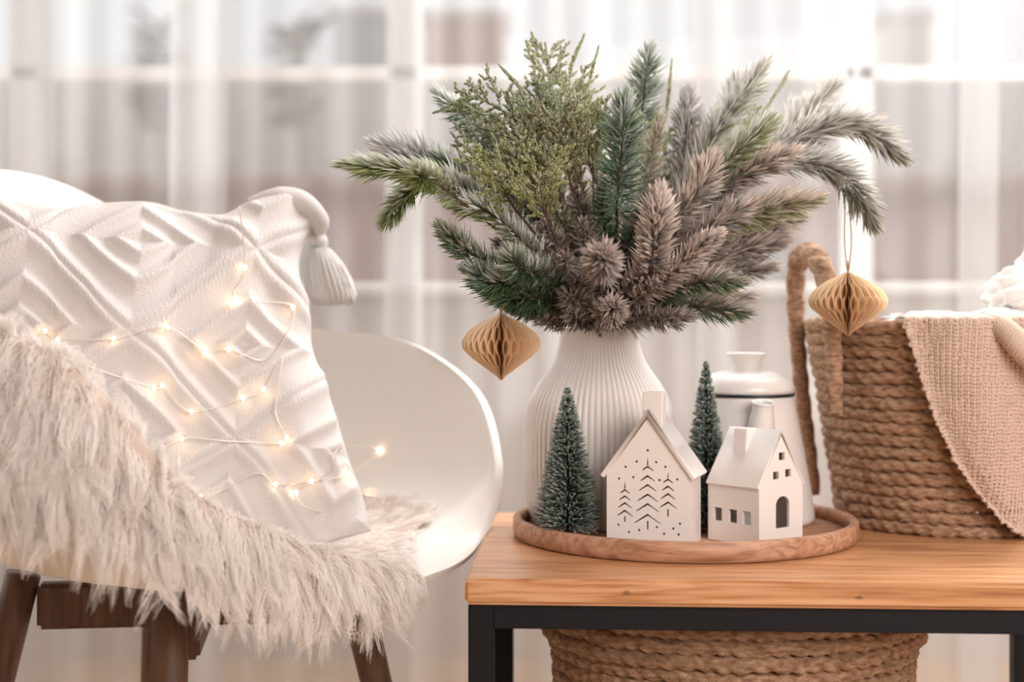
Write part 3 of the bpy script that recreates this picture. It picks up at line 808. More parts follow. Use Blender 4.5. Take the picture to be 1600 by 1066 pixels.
cypress([(880, 380, 1.48), (840, 230, 1.42), (750, 155, 1.41), (678, 176, 1.41)], 'dark cypress sprig bending out to a brown tip at left', 5, 18, .038, 8, col=DG, frost=.15)
cypress([(890, 380, 1.50), (860, 240, 1.46), (830, 160, 1.45), (780, 102, 1.45)], 'cypress sprig with a thin bare tip slanting up left', 6, 16, .044, 12, col=DG, frost=.25)
cypress([(930, 380, 1.53), (925, 240, 1.50), (915, 160, 1.49), (935, 74, 1.49)], 'yellow cypress sprig with a thin upright tip', 7, 14, .034, 16, col=YG, frost=.15)
cypress([(880, 400, 1.46), (840, 300, 1.40), (820, 240, 1.39), (800, 190, 1.39)], 'yellow green cypress sprig low in the left half', 8, 16, .042, col=((.08, .09, .02), (.32, .33, .09)), frost=.15)
cypress([(920, 380, 1.46), (890, 280, 1.40), (880, 220, 1.39), (870, 180, 1.39)], 'bushy yellow cypress sprig in front of the middle', 9, 16, .044, col=((.09, .09, .02), (.34, .33, .10)), frost=.12)
cypress([(960, 380, 1.58), (1010, 260, 1.57), (1040, 180, 1.56), (1050, 95, 1.56)], 'thin cypress sprig right of the tallest fir', 10, 12, .032, 18, col=YG, frost=.4)
cypress([(960, 380, 1.52), (920, 250, 1.47), (940, 200, 1.46), (985, 165, 1.46)], 'cypress sprig crossing behind the broad upright fir', 11, 14, .038, col=YG, frost=.2)
cypress([(1000, 380, 1.62), (1150, 230, 1.60), (1210, 150, 1.60), (1232, 112, 1.60)], 'faint cypress twig at the upper right', 12, 8, .030, 20, col=YG, frost=.6)
OG = ((.15, .17, .04), (.60, .64, .22))
cypress([(880, 400, 1.44), (850, 330, 1.39), (840, 290, 1.38), (850, 235, 1.38)], 'short olive cypress sprig low in front, left of the green fir', 14, 18, .046, col=OG, frost=.1)
cypress([(860, 400, 1.44), (800, 320, 1.40), (785, 280, 1.39), (770, 240, 1.39)], 'short olive cypress sprig leaning left', 15, 18, .044, col=OG, frost=.1)
cypress([(900, 400, 1.50), (870, 280, 1.46), (860, 220, 1.46), (825, 150, 1.46)], 'dense pale cypress sprig in the upper left', 17, 18, .046, col=YG, frost=.3)
cypress([(860, 400, 1.50), (780, 290, 1.49), (755, 230, 1.48), (760, 190, 1.48)], 'dark cypress sprig between the left fir sprigs', 13, 14, .036, col=DG, frost=.25)

# ------------------------------------------------------------------ bottle brush trees
def brush(name, label, px, d, ytop, rb, seed, n=2700):
    r = np.random.default_rng(seed)
    x = (px-800)/F*d; z0 = TF; zt_ = pz(ytop, d)
    r0 = empty(name, (x, d, z0), label, 'tree ornament', 'bottle brush trees on the tray')
    lathe('base', [(0, 0), (.012, 0), (.0125, .003), (.010, .006), (.003, .0075), (0, .0075)], (x, d, z0+.0003), M['dark_wood'], r0, 28)
    h_ = zt_-z0
    ts = np.linspace(0, 1, 220)
    L = []
    for q in (0, PI):
        tw = np.stack([x+.0009*np.cos(ts*150+q), d+.0009*np.sin(ts*150+q), z0+.006+ts*(h_-.006)], -1)
        L.append(tube_vf(tw, .0009, 4))
    v, f = join_vf(L); mesh('twisted_wire', v, f, M['metal'], r0)
    s = r.random(n)**1.25
    turns = 19
    s = (np.floor(s*turns)+np.clip(r.normal(.5, .20, n), 0, 1))/turns      # tiers of bristle
    s = np.clip(s, 0, 1)
    zc = z0+.012+s*(h_-.012)
    R = rb*(1-s)**.82*r.uniform(.82, 1.06, n)+.0022
    ph = r.random(n)*2*PI
    dirv = np.stack([np.cos(ph), np.sin(ph), r.normal(.12, .22, n)+.6*s**6], -1)
    dirv /= np.linalg.norm(dirv, axis=1)[:, None]
    p = np.stack([np.full(n, x), np.full(n, d), zc], -1)
    mid = p+dirv*R[:, None]*.6; end = p+dirv*R[:, None]+np.array([0, 0, 1])*(R*.06)[:, None]
    side = np.cross(dirv, [0, 0, 1.]); side /= np.linalg.norm(side, axis=1)[:, None]
    up = np.cross(dirv, side); th_ = .00055
    V = np.stack([p, mid+side*th_, mid-side*th_*.5+up*th_*.87, mid-side*th_*.5-up*th_*.87, end-side*th_*.9, end+side*th_*.9, end+up*th_*1.3], 1).reshape(-1, 3)
    ix = np.array([[0, 1, 2], [0, 2, 3], [0, 3, 1], [1, 5, 6], [1, 6, 2], [2, 6, 4], [2, 4, 3], [3, 4, 5], [3, 5, 1], [4, 6, 5]])
    Fc = (np.arange(n)[:, None, None]*7+ix[None]).reshape(-1, 3)
    fz = np.clip(r.normal(.62, .3, n), 0, 1)[:, None]
    g = np.array([.018, .095, .075])[None]*r.uniform(.7, 1.4, n)[:, None]
    w_ = np.array([.78, .80, .74])[None]
    e = g*1.5*(1-fz)+w_*fz
    m_ = g*(1-fz*.25)+w_*fz*.25
    C = np.stack([g, m_, m_, m_, e, e, e], 1).reshape(-1, 3)
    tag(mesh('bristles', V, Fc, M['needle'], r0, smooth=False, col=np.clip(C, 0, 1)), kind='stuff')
brush('bottle_brush_tree', 'green frosted bottle brush tree at the left end of the tray', 887, 1.472, 607, .0335, 21)
brush('bottle_brush_tree', 'green frosted bottle brush tree between the two ceramic houses', 1103, 1.525, 566, .0275, 22)

# ------------------------------------------------------------------ honeycomb paper ornaments
def honeycomb(label, px, ytop, ywide, ybot, wpx, d, hang, seed):
    x = (px-800)/F*d
    zt_, zw, zb = pz(ytop, d), pz(ywide, d), pz(ybot, d)
    R = wpx/2/F*d
    r0 = empty('paper_ornament', (x, d, zb), label, 'ornament', 'honeycomb paper ornaments hanging from the bouquet')
    h_ = zt_-zb
    key = np.array([(0, .05), (.05, .12), (.13, .31), (.32, .73), (.44, .95), (.51, 1.0), (.58, 1.0), (.66, .94), (.74, .83), (.86, .56), (.95, .25), (1, .07)])
    zz_ = np.linspace(0, 1, 70)
    rad = np.interp(zz_, key[:, 0], key[:, 1])*R
    ker = np.array([1, 2, 3, 2, 1.])/9
    rad = np.convolve(np.pad(rad, 2, mode='edge'), ker, mode='valid')
    NF = 30
    # thin sheets, glued alternately to their neighbours so that open cells appear between them
    V, Fc, off = [], [], 0
    cells = np.clip(np.sin(zz_*PI*5.0), -1, 1)
    sg = np.sign(cells)*np.abs(cells)**.6
    for i in range(NF*2):
        a0 = 2*PI*i/(NF*2)
        s = 1 if i % 2 else -1
        rr_ = np.linspace(0, 1, 7)
        grid = np.zeros((70, 7, 3))
        dphi = s*sg[:, None]*(PI/(NF*2))*.62
        rad2 = rad[:, None]*rr_[None]
        an = a0+dphi*np.ones(7)[None]
        grid[..., 0] = x+rad2*np.cos(an); grid[..., 1] = d+rad2*np.sin(an); grid[..., 2] = (zb+zz_*h_)[:, None]
        V.append(grid.reshape(-1, 3)); Fc.append(gridfaces(70, 7, off=off)); off += 490
    mesh('paper_sheets', np.vstack(V), np.vstack(Fc), M['paper'], r0)
    L = []
    for s in (-1, 1):
        L.append(tube_vf(catmull([(x, d, zt_-.003), (x+s*.002, d, zt_+.012), (x+s*.0035, d, (zt_+hang)/2), (x+s*.002, d+.004, hang)], 16), .0006, 5))
    L.append(tube_vf(catmull([(x, d, zb-.001), (x, d, zt_+.012)], 6), .0008, 5))
    v, f = join_vf(L); mesh('string', v, f, M['string'], r0)
honeycomb('kraft paper honeycomb ornament hanging left of the vase', 783, 491, 540, 593, 123, 1.40, pz(405, 1.40), 1)
honeycomb('kraft paper honeycomb ornament hanging before the rope basket', 1325, 426, 472, 524, 122, 1.49, pz(320, 1.49), 2)

# ------------------------------------------------------------------ rope baskets
def coil(name, cxy, z, rx, ry, r, m, parent, twist=46, seed=0, n=None):
    n = n or int(twist*7)
    rr = np.random.default_rng(seed)
    a = np.linspace(0, 2*PI, n, endpoint=False); b_ = np.linspace(0, 2*PI, 10, endpoint=False)
    A, B = np.meshgrid(a, b_, indexing='ij')
    wob = 1+.05*np.sin(A*9+seed)+.04*np.sin(A*23+seed*2.3)
    lob = 1+.42*np.abs(np.cos((B+A*twist*.55+.25*np.sin(A*13+seed))))**1.1-.24+.05*np.sin(A*97+B*3+seed)
    rad = r*wob*lob
    zc = z+.0008*np.sin(A*5+seed)+.0006*np.sin(A*17+seed*1.7)
    ro = 1+rr.uniform(-.004, .004)
    v = np.stack([cxy[0]+(rx*ro+rad*np.cos(B))*np.cos(A), cxy[1]+(ry*ro+rad*np.cos(B))*np.sin(A), zc+rad*np.sin(B)*1.08], -1)
    return mesh(name, v, gridfaces(n, 10, True, True), m, parent)

BC = np.array([.487, 1.645])
bk = empty('rope_basket', (*BC, T), 'flared jute rope basket with upright loop handle on the table', 'basket')
ztop = pz(503, 1.49)-T
NC = 17
rr0 = ztop/NC/2
for i in range(NC):
    q = i/(NC-1)
    R_ = .1235+.034*q**1.1
    coil('rope_coil', BC, T+rr0+.0006+i*(ztop-2*rr0)/(NC-1), R_-rr0, R_-rr0, rr0*1.02, M['jute'], bk, twist=44, seed=i)
lathe('basket_floor', [(0, .001), (.118, .001), (.118, .009), (0, .009)], (*BC, T), M['jute'], bk, 64)
def bpt(th_, dr, z):
    q = np.clip((z-T)/ztop, 0, 1)
    R_ = .1235+.034*q**1.1+dr
    return (BC[0]+R_*math.sin(th_), BC[1]-R_*math.cos(th_), z)
def ropetube(path, r, tw=90):
    n = len(path); t, a, b_ = frames(path)
    ang = np.linspace(0, 2*PI, 10, endpoint=False)
    s = np.r_[0, np.cumsum(np.linalg.norm(np.diff(path, axis=0), axis=1))]
    lob = 1+.26*np.abs(np.cos(ang[None]+s[:, None]*tw))-.13
    v = path[:, None]+(r*lob)[..., None]*(a[:, None]*np.cos(ang)[None, :, None]+b_[:, None]*np.sin(ang)[None, :, None])
    f = [tuple(q) for q in gridfaces(n, 10, False, True).tolist()]+[tuple(range(10))[::-1], tuple(range((n-1)*10, n*10))]
    return v.reshape(-1, 3), f
L = []
hpx = [(1305, 645, 1.563), (1303, 560, 1.560), (1297, 480, 1.562), (1287, 425, 1.58), (1270, 398, 1.62), (1250, 402, 1.665), (1243, 445, 1.685), (1246, 530, 1.695), (1254, 620, 1.70), (1264, 700, 1.70), (1272, 770, 1.695)]
for dx, dd_, r_ in ((0, 0, .0095), (.002, .016, .0085)):
    L.append(ropetube(catmull([P(*q)+np.array([dx, dd_*.6, -dd_*.25]) for q in hpx], 260), np.interp(np.linspace(0, 1, 260), [0, .3, .45, .7, 1], [.8, 1.15, 1.25, .95, .8])[:, None]*r_, 110))
v, f = join_vf(L); mesh('handle', v, f, M['jute'], bk)
L = []
th0, th1 = math.radians(62), math.radians(112)
hp = [bpt(th0, .008, T+.110), bpt(th0, .008, T+.215), bpt(th0+.05, .006, T+.255), bpt(th0+.25, .008, T+.275), bpt(th1-.2, .008, T+.275), bpt(th1, .008, T+.21), bpt(th1, .008, T+.06)]
v, f = ropetube(catmull(hp, 200), .0082, 110); mesh('handle', v, f, M['jute'], bk)

# lower basket under the table
LC = np.array([.2245, 1.505])
lb = empty('rope_basket', (*LC, 0), 'wide round jute rope basket standing under the table', 'basket')
rr1 = .0074
zt1 = T-.051; zs1 = CZ-(1055-HY)/F*1.345
k = 0; z = zt1-rr1
while z > .04:
    band = z > zs1
    w = .193 if band else .186-.03*(1-z/zs1)
    coil('rope_coil', LC, z, w-rr1, w*.86-rr1, rr1*1.04, M['jute'], lb, twist=62, seed=40+k)
    z -= 2*rr1*.97; k += 1
coil('rope_coil', LC, zt1-rr1*.8, .178, .178*.86, rr1, M['jute'], lb, twist=58, seed=90)
lathe('basket_floor', [(0, 0), (.12, 0), (.12, .03), (0, .03)], (*LC, .0005), M['jute'], lb, 48)

# ------------------------------------------------------------------ knitted blanket over the basket
bl = empty('knitted_blanket', (BC[0]+.05, BC[1]-.14, T), 'cream knitted blanket spilling over the basket on the table', 'blanket')
def cyl_theta(px, z):
    best, bt = 1e9, 0
    for th_ in np.linspace(-1.2, 1.35, 500):
        x, y, _ = bpt(th_, .012, z)
        e = abs(800+F*x/y-px)
        if e < best and (th_ < 1.2): best, bt = e, th_
    return bt
bnd = [(1413, 507), (1430, 560), (1442, 600), (1462, 660), (1490, 720), (1525, 775), (1562, 818), (1604, 852)]
zl = np.array([CZ-(y-HY)/F*1.49 for _, y in bnd]); tl_ = np.array([cyl_theta(x, z) for (x, _), z in zip(bnd, zl)])
NU, NVv = 330, 330
zv = np.linspace(T+.004, T+ztop+.002, 250)
thL = np.interp(zv, zl[::-1], tl_[::-1])
rows = []
uu = np.linspace(0, 1, NU)
S_ST = .0052
for j in range(NVv):
    if j < 250:
        z = zv[j]; tL = thL[j]; q = (z-T)/ztop
        R0 = .1235+.034*q**1.1; extra = .011; zz_ = z
    else:
        k_ = (j-249)/80; tL = thL[-1]; R0 = .1575
        extra = .011-.030*math.sin(k_*PI/2)-.03*max(0, k_-.6); zz_ = T+ztop+.002+.002*math.sin(min(1, k_*1.6)*PI)-.03*max(0, k_-.5)
    tR = 1.45
    th_ = tL+(tR-tL)*uu
    arc = th_*.15
    arcL = (th_-tL)*.15
    zrow = (zv[0]+j*.00092)
    # stocking stitch: columns of V shaped loops
    cc = arc/S_ST+.15*math.sin(zrow*40); fx = np.abs((cc % 1)-.5)*2
    row = zrow/(S_ST*.78)+fx*.75
    bump = .0017*(np.abs(np.sin(row*PI))**.8)*(1-.75*(np.abs(fx-.0) < .16))-.0004*(fx > .88)
    edge = np.exp(-(arcL/.004)**2)*.003
    drape = .0045*np.sin(arc*62+zrow*14)+.004*np.sin(arc*27-zrow*9+1)
    fade = np.clip(arcL/.02, .2, 1)
    R = R0+extra+bump+edge+np.maximum(drape*fade, -.006)+.02*np.clip((T+.05-zz_)/.05, 0, 1)*0
    rows.append(np.stack([BC[0]+R*np.sin(th_), BC[1]-R*np.cos(th_), np.full(NU, zz_)+.0006*np.sin(arc*400)], -1))
o = mesh('draped_panel', np.array(rows), gridfaces(NVv, NU), M['knit'], bl)
s_ = o.modifiers.new('s', 'SOLIDIFY'); s_.thickness = .003; s_.offset = -1
# rolled over hem running down to the right
pp = catmull([P(1530, 503, 1.50), P(1565, 512, 1.475), P(1600, 545, 1.465), P(1650, 590, 1.48), P(1690, 640, 1.53)], 160)
t, a, b_ = frames(pp); ang = np.linspace(0, 2*PI, 60, endpoint=False)
s = np.linspace(0, .19, 160)
rr = np.interp(np.linspace(0, 1, 160), [0, .15, .5, 1], [.004, .009, .013, .016])
bp = .0016*np.abs(np.sin((s[:, None]/.0045+np.abs(((ang[None]*8/PI) % 2)-1)*.7)*PI))
v = pp[:, None]+((rr[:, None]+bp)[..., None])*(a[:, None]*np.cos(ang)[None, :, None]+b_[:, None]*np.sin(ang)[None, :, None])
mesh('rolled_hem', v, gridfaces(160, 60, False, True), M['knit'], bl)
# fluffy bunch that stands up out of the basket
def blob(name, c, rad, m, parent, seed, folds=5, amp=.16):
    nu_, nv_ = 90, 60
    th_ = np.linspace(0, 2*PI, nu_, endpoint=False)[:, None]; ph = np.linspace(0.02, PI-.02, nv_)[None]
    r = 1+amp*np.sin(th_*folds+seed+2.2*np.cos(ph))*np.sin(ph)+.06*np.sin(th_*11+ph*9+seed)+.05*np.sin(ph*14+th_*3)
    v = np.stack([c[0]+rad[0]*r*np.sin(ph)*np.cos(th_), c[1]+rad[1]*r*np.sin(ph)*np.sin(th_), c[2]+rad[2]*r*np.cos(ph)*np.ones_like(th_)], -1)
    return recalc(mesh(name, v, gridfaces(nu_, nv_, True, False), m, parent))
blob('bunched_fold', P(1610, 458, 1.60), (.042, .05, .030), M['knit_white'], bl, 1.3)
blob('bunched_fold', P(1652, 420, 1.62), (.040, .05, .036), M['knit_white'], bl, 2.6)
blob('bunched_fold', P(1560, 500, 1.57), (.032, .045, .012), M['knit_white'], bl, .4, 3, .1)
blob('bunched_fold', P(1460, 500, 1.60), (.05, .06, .009), M['knit_white'], bl, 3.4, 4, .12)

# ------------------------------------------------------------------ armchair
CA = math.radians(52); CC = np.array([-.315, 1.50])
fwd = np.array([math.sin(CA), -math.cos(CA)]); sid = np.array([math.cos(CA), math.sin(CA)])
def cw(x, y, z):
    x, y, z = np.broadcast_arrays(np.asarray(x, float), y, z)
    return np.stack([CC[0]+x*sid[0]+y*fwd[0], CC[1]+x*sid[1]+y*fwd[1], z], -1)
ch = empty('armchair', (CC[0], CC[1], 0), 'white moulded shell armchair on dark wooden legs', 'chair')
rim = [(0, .236, .462), (.09, .226, .461), (.160, .203, .462), (.212, .182, .471), (.252, .172, .500), (.283, .155, .550), (.312, .105, .618), (.315, .03, .664), (.315, -.05, .684), (.296, -.13, .690),
       (.245, -.215, .722), (.165, -.285, .805), (.08, -.318, .856), (0, -.328, .874),
       (-.08, -.318, .866), (-.165, -.285, .83), (-.245, -.215, .765), (-.288, -.13, .712), (-.303, -.05, .692), (-.303, .03, .684), (-.290, .085, .674), (-.268, .135, .650), (-.235, .175, .600), (-.19, .212, .53), (-.11, .236, .485)]
NRm, NTm = 200, 48
rc = catmull(rim, NRm, True)
tt_ = np.linspace(0, 1, NTm)[:, None]
def bez(p0, p1, p2, p3, t): return (1-t)**3*p0+3*(1-t)**2*t*p1+3*(1-t)*t**2*p2+t**3*p3
def shell(scale=1.0):
    out = np.zeros((NRm, NTm, 3))
    z0 = .462
    for i in range(NRm):
        x, y, z = rc[i]
        dz = z-z0
        p0 = np.array([0, -.01, z0-.006])
        hi = np.clip(dz/.12, 0, 1)
        p1 = np.array([x*(.55+.14*hi), y*(.55+.14*hi), z0-.012*hi])
        p2 = np.array([x*(.80+.15*hi), y*(.80+.15*hi), z0+dz*.16+.004*(1-hi)])
        p3 = np.array([x, y, z])
        out[i] = bez(p0, p1, p2, p3, tt_)
    return out
SH = shell()
lip = SH[:, -1:].copy(); nrm = SH[:, -1:, :2]/np.linalg.norm(SH[:, -1:, :2], axis=2, keepdims=True)
lip[..., :2] += nrm*.007; lip[..., 2] -= .002
SH2 = np.concatenate([SH, lip], 1)
W_ = cw(SH2[..., 0], SH2[..., 1], SH2[..., 2])
o = recalc(mesh('seat_shell', W_, gridfaces(NRm, NTm+1, True, False), M['shell'], ch))
s_ = o.modifiers.new('s', 'SOLIDIFY'); s_.thickness = .0065; s_.offset = 0
bv = o.modifiers.new('b', 'BEVEL'); bv.width = .002; bv.segments = 2; bv.limit_method = 'ANGLE'
# wooden legs and crossing rails
LT = .115
def leg(lx, ly):
    if lx > 0 and ly < 0: lx, ly = lx-.035, ly-.03
    top = cw(lx-.009, ly-.012, .452); fx, fy = lx*1.65, ly*1.65
    bot = cw(fx-.009, fy-.012, .0)
    ax = bot-top
    path = np.stack([top+ax*q for q in np.linspace(0, 1, 10)])
    v, f = tube_vf(path, np.interp(np.linspace(0, 1, 10), [0, .25, 1], [.0175, .0165, .0105]), 16)
    recalc(mesh('leg', v, f, M['dark_wood'], ch))
for lx, ly in ((-LT, LT), (LT, LT), (-LT, -LT), (LT, -LT)): leg(lx, ly)
for sx in (1, -1):
    a_ = cw(-LT, -LT*sx, .420); b2_ = cw(LT, LT*sx, .420)
    c_ = (a_+b2_)/2; dd = b2_-a_
    box('cross_rail', c_-np.array([0, 0, 0 if sx > 0 else 0]), (np.linalg.norm(dd), .022, .046 if sx > 0 else .044), M['dark_wood'], ch, .004, rz=math.atan2(dd[1], dd[0]))

# ------------------------------------------------------------------ pillow
def coons(top, bot, left, right, nu_, nv_):
    """edges as polylines of (px, py) -> grid (nu, nv, 2); u left to right, v top to bottom"""
    tpx, bpx, lpx, rpx = catmull(top, nu_), catmull(bot, nu_), catmull(left, nv_), catmull(right, nv_)
    u = np.linspace(0, 1, nu_)[:, None, None]; v_ = np.linspace(0, 1, nv_)[None, :, None]
    g = (1-v_)*tpx[:, None]+v_*bpx[:, None]+(1-u)*lpx[None]+u*rpx[None]
    g -= (1-u)*(1-v_)*tpx[0]+u*(1-v_)*tpx[-1]+(1-u)*v_*bpx[0]+u*v_*bpx[-1]
    return g
NPu, NPv = 420, 340
top_e = [(-135, 335), (-60, 318), (30, 318), (95, 330), (150, 320), (230, 316), (285, 330), (345, 336), (385, 318), (425, 306), (465, 310), (503, 345)]
rig_e = [(503, 345), (474, 385), (466, 430), (478, 490), (488, 560), (520, 640), (545, 720), (565, 770), (580, 830)]
bot_e = [(-90, 870), (80, 880), (260, 880), (420, 870), (580, 830)]
lef_e = [(-135, 335), (-120, 500), (-115, 700), (-90, 870)]
g = coons(top_e, bot_e, lef_e, rig_e, NPu, NPv)
u = np.linspace(0, 1, NPu)[:, None]; v_ = np.linspace(0, 1, NPv)[None]
dep = (1-v_)*(1.50*(1-u)+1.66*u)+v_*(1.34*(1-u)+1.50*u)
base = np.stack([(g[..., 0]-800)/F*dep, dep, CZ-(g[..., 1]-HY)/F*dep], -1)
nrmv = np.cross(np.gradient(base, axis=0), np.gradient(base, axis=1)); nrmv /= np.linalg.norm(nrmv, axis=2)[..., None]
if nrmv[NPu//2, NPv//2, 1] > 0: nrmv = -nrmv
puff = ((1-np.abs(2*u-1)**2.6)*(1-np.abs(2*v_-1)**2.6))**.62
# concentric woven diamonds, laid out in the pillow's own weave coordinates
U = (g[..., 0]-212)/176.0+.10*(g[..., 1]-400)/150; Vv = (g[..., 1]-402)/148.0-.10*(g[..., 0]-212)/176
tri = lambda x: np.abs(((x+1) % 2)-1)
dd = tri(U)+tri(Vv)           # 0 at diamond centres, 2 at the centres of the alternate ones
dd = np.minimum(dd, 2-dd)     # 0 centre .. 1 border
def ridge(lv, w): return np.exp(-((dd-lv)/w)**2)
rel = ridge(.16, .085)+ridge(.48, .085)+ridge(.93, .11)
fz = .12*np.sin(g[..., 0]*.9+3*np.sin(g[..., 1]*.31))*np.sin(g[..., 1]*.8)
wr = .008*np.sin(u*9+v_*4)*np.sin(v_*7+1)+.006*np.exp(-((u-.86)/.05)**2)*np.cos(v_*9)
edgefade = np.clip(np.minimum(np.minimum(u, 1-u), np.minimum(v_, 1-v_))/.03, 0, 1)
front = base+nrmv*(.052*puff+(.0074*rel+fz*.0025*rel+wr)*edgefade)[..., None]
back = base-nrmv*(.045*puff)[..., None]
PV = np.vstack([front.reshape(-1, 3), back.reshape(-1, 3)])
PF = np.vstack([gridfaces(NPu, NPv), gridfaces(NPu, NPv, off=NPu*NPv)[:, ::-1]])
pil = empty('pillow', tuple(base[NPu//2, -1]), 'white tufted diamond pattern pillow with corner tassel leaning in the chair', 'pillow')
o = mesh('pillow_cover', PV, PF, M['fabric'], pil)
bm = bmesh.new(); bm.from_mesh(o.data); bmesh.ops.remove_doubles(bm, verts=bm.verts, dist=1e-5); bmesh.ops.recalc_face_normals(bm, faces=bm.faces); bm.to_mesh(o.data); bm.free()
piltree = BVHTree.FromPolygons([tuple(q) for q in front[::6, ::6].reshape(-1, 3)], [tuple(q) for q in gridfaces(len(range(0, NPu, 6)), len(range(0, NPv, 6))).tolist()])
# rolled corner
cr = catmull([P(392, 322, 1.63), P(430, 316, 1.625), P(468, 318, 1.63), P(496, 344, 1.64), P(500, 366, 1.645)], 40)
v, f = tube_vf(cr, np.interp(np.linspace(0, 1, 40), [0, .3, .8, 1], [.010, .017, .012, .006]), 20)
recalc(mesh('rolled_corner', v, f, M['fabric'], pil))
# tassel
def tassel(cx_, ytop, d, par):
    c0 = P(cx_, ytop, d)
    o = lathe('tassel', [(0, 0), (.006, -.001), (.0105, -.007), (.0125, -.015), (.0118, -.021), (.0095, -.024), (.014, -.028), (.0215, -.042), (.0265, -.060), (.0275, -.078), (.022, -.088), (0, -.091)], c0, M['tassel'], par, 80,
              lambda r, a, p_: r*(1+.05*np.sin(a*26)*(np.asarray(p_)[:, 1] < -.022)[:, None]+.05*np.sin(a*3+1)))
    vv = np.empty(len(o.data.vertices)*3, dtype=np.float32); o.data.vertices.foreach_get('co', vv); vv = vv.reshape(-1, 3)
    top_z = vv[:, 2].max(); k_ = (top_z-vv[:, 2]); vv[:, 0] += k_*.26
    o.data.vertices.foreach_set('co', vv.ravel()); o.data.update()
    r = np.random.default_rng(5); L = []
    for i in range(130):
        a = r.random()*2*PI; q = r.uniform(.5, 1.0)
        pts = []
        for k_ in (.026, .045, .065, .085+r.uniform(-.004, .006)):
            R_ = np.interp(k_, [.026, .045, .065, .09], [.0118, .0225, .0275, .0250])*q
            pts.append(c0+np.array([R_*math.cos(a)+k_*.26, R_*math.sin(a), -k_]))
        L.append(tube_vf(catmull(pts, 8), .0014, 4))
    v, f = join_vf(L); tag(mesh('strands', v, f, M['tassel'], o, local=True), kind='stuff')
    o2_ = o.children[0]
    vv = np.empty(len(o2_.data.vertices)*3, dtype=np.float32); o2_.data.vertices.foreach_get('co', vv); vv = vv.reshape(-1, 3)-np.array(par.location, dtype=np.float32)
    o2_.data.vertices.foreach_set('co', vv.ravel()); o2_.data.update()
tassel(488, 352, 1.66, pil)

# ------------------------------------------------------------------ sheepskin throw
fur = empty('fur_throw', (CC[0], CC[1], .462), 'shaggy white fur throw over the near arm and seat front of the chair', 'throw')
# sheet: for every rim direction a path from near the seat centre, over the rim, and down outside
iy = np.arange(NRm)
ph = np.arctan2(rc[:, 0], rc[:, 1])       # 0 front, negative = near side
# how far the hide hangs outside the rim (m), by angle
dropk = np.array([(-180, 0), (-135, 0), (-115, .10), (-95, .13), (-75, .120), (-63, .085), (-53, .052), (-42, .018), (-25, .005), (-5, .003), (6, .002), (12, 0), (180, 0)])
drop = np.interp(np.degrees(ph), dropk[:, 0], dropk[:, 1])
NS, NTf = NRm, 60
HG = np.zeros((NS, NTf, 3)); HN = np.zeros((NS, NTf)); 
for i in range(NS):
    pth = SH[i].copy(); c = drop[i]
    near = np.interp(math.degrees(ph[i]), [-120, -90, -60, -30, 0, 20], [0, .012, .022, .026, .012, 0])
    pth[:, 2] += .012+near*np.linspace(0, 1, NTm)**2
    tmax = 48 if c > 0 else int(np.interp(abs(math.degrees(ph[i])), [12, 30, 60, 90, 180], [44, 36, 27, 24, 20]))
    pth = pth[:tmax]
    if c > 0:
        x, y, z = SH[i, -1]; n2 = np.array([x, y])/math.hypot(x, y)
        ext = []
        for q in np.linspace(.05, 1, 16):
            h2 = q*c
            ro = .016*min(1, q*4)+.020*min(1, h2/.05)*min(1, c/.08)
            ext.append([x+n2[0]*ro, y+n2[1]*ro, z+(.014+near)*(1-min(1, q*3))-h2])
        pth = np.vstack([pth, ext])
    s = np.r_[0, np.cumsum(np.linalg.norm(np.diff(pth, axis=0), axis=1))]
    q = np.linspace(0, s[-1], NTf)
    for k_ in range(3): HG[i, :, k_] = np.interp(q, s, pth[:, k_])
HW = cw(HG[..., 0], HG[..., 1], HG[..., 2])
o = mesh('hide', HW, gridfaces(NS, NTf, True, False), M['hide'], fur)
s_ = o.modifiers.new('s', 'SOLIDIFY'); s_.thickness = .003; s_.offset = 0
ds = (np.roll(HW, -1, 0)-np.roll(HW, 1, 0)); dt = np.gradient(HW, axis=1)
NN = np.cross(ds, dt); NN /= np.linalg.norm(NN, axis=2)[..., None]+1e-12
if NN[0, 5, 2] < 0: NN = -NN
TD_ = dt/(np.linalg.norm(dt, axis=2)[..., None]+1e-12)
areaw = np.linalg.norm(np.cross(ds/2, dt), axis=2)
def samp(A, i, j):
    i0 = np.floor(i).astype(int) % NS; i1 = (i0+1) % NS; wi = (i-np.floor(i))[:, None]
    j = np.clip(j, 0, NTf-1.001); j0 = j.astype(int); wj = (j-j0)[:, None]
    return (A[i0, j0]*(1-wi)+A[i1, j0]*wi)*(1-wj)+(A[i0, j0+1]*(1-wi)+A[i1, j0+1]*wi)*wj
r = np.random.default_rng(11)
NCL, PER, NP = 4200, 26, 9
wgt = areaw.copy(); wgt[drop > 0] *= 1.6
fl = (wgt/wgt.sum()).ravel()
pick = r.choice(len(fl), NCL, p=fl)
ci = pick//NTf+r.random(NCL); cj = pick % NTf+r.random(NCL)
cp = samp(HW, ci, cj); cn = samp(NN, ci, cj); ct = samp(TD_, ci, cj)
g3 = np.array([0, 0, -1.])
inner = (cj/NTf < .60) & True
deg_ = np.degrees(ph)[pick//NTf]
L = np.where(inner, .030, .044)*r.uniform(.75, 1.3, NCL)
L *= np.where(deg_ > 4, .5, 1.0)*np.where((deg_ > -45) & (deg_ < 4), .85, 1.0)
L *= np.where((cj/NTf > .9), 1.0, 1)
swirl = r.normal(0, 1, (NCL, 3))
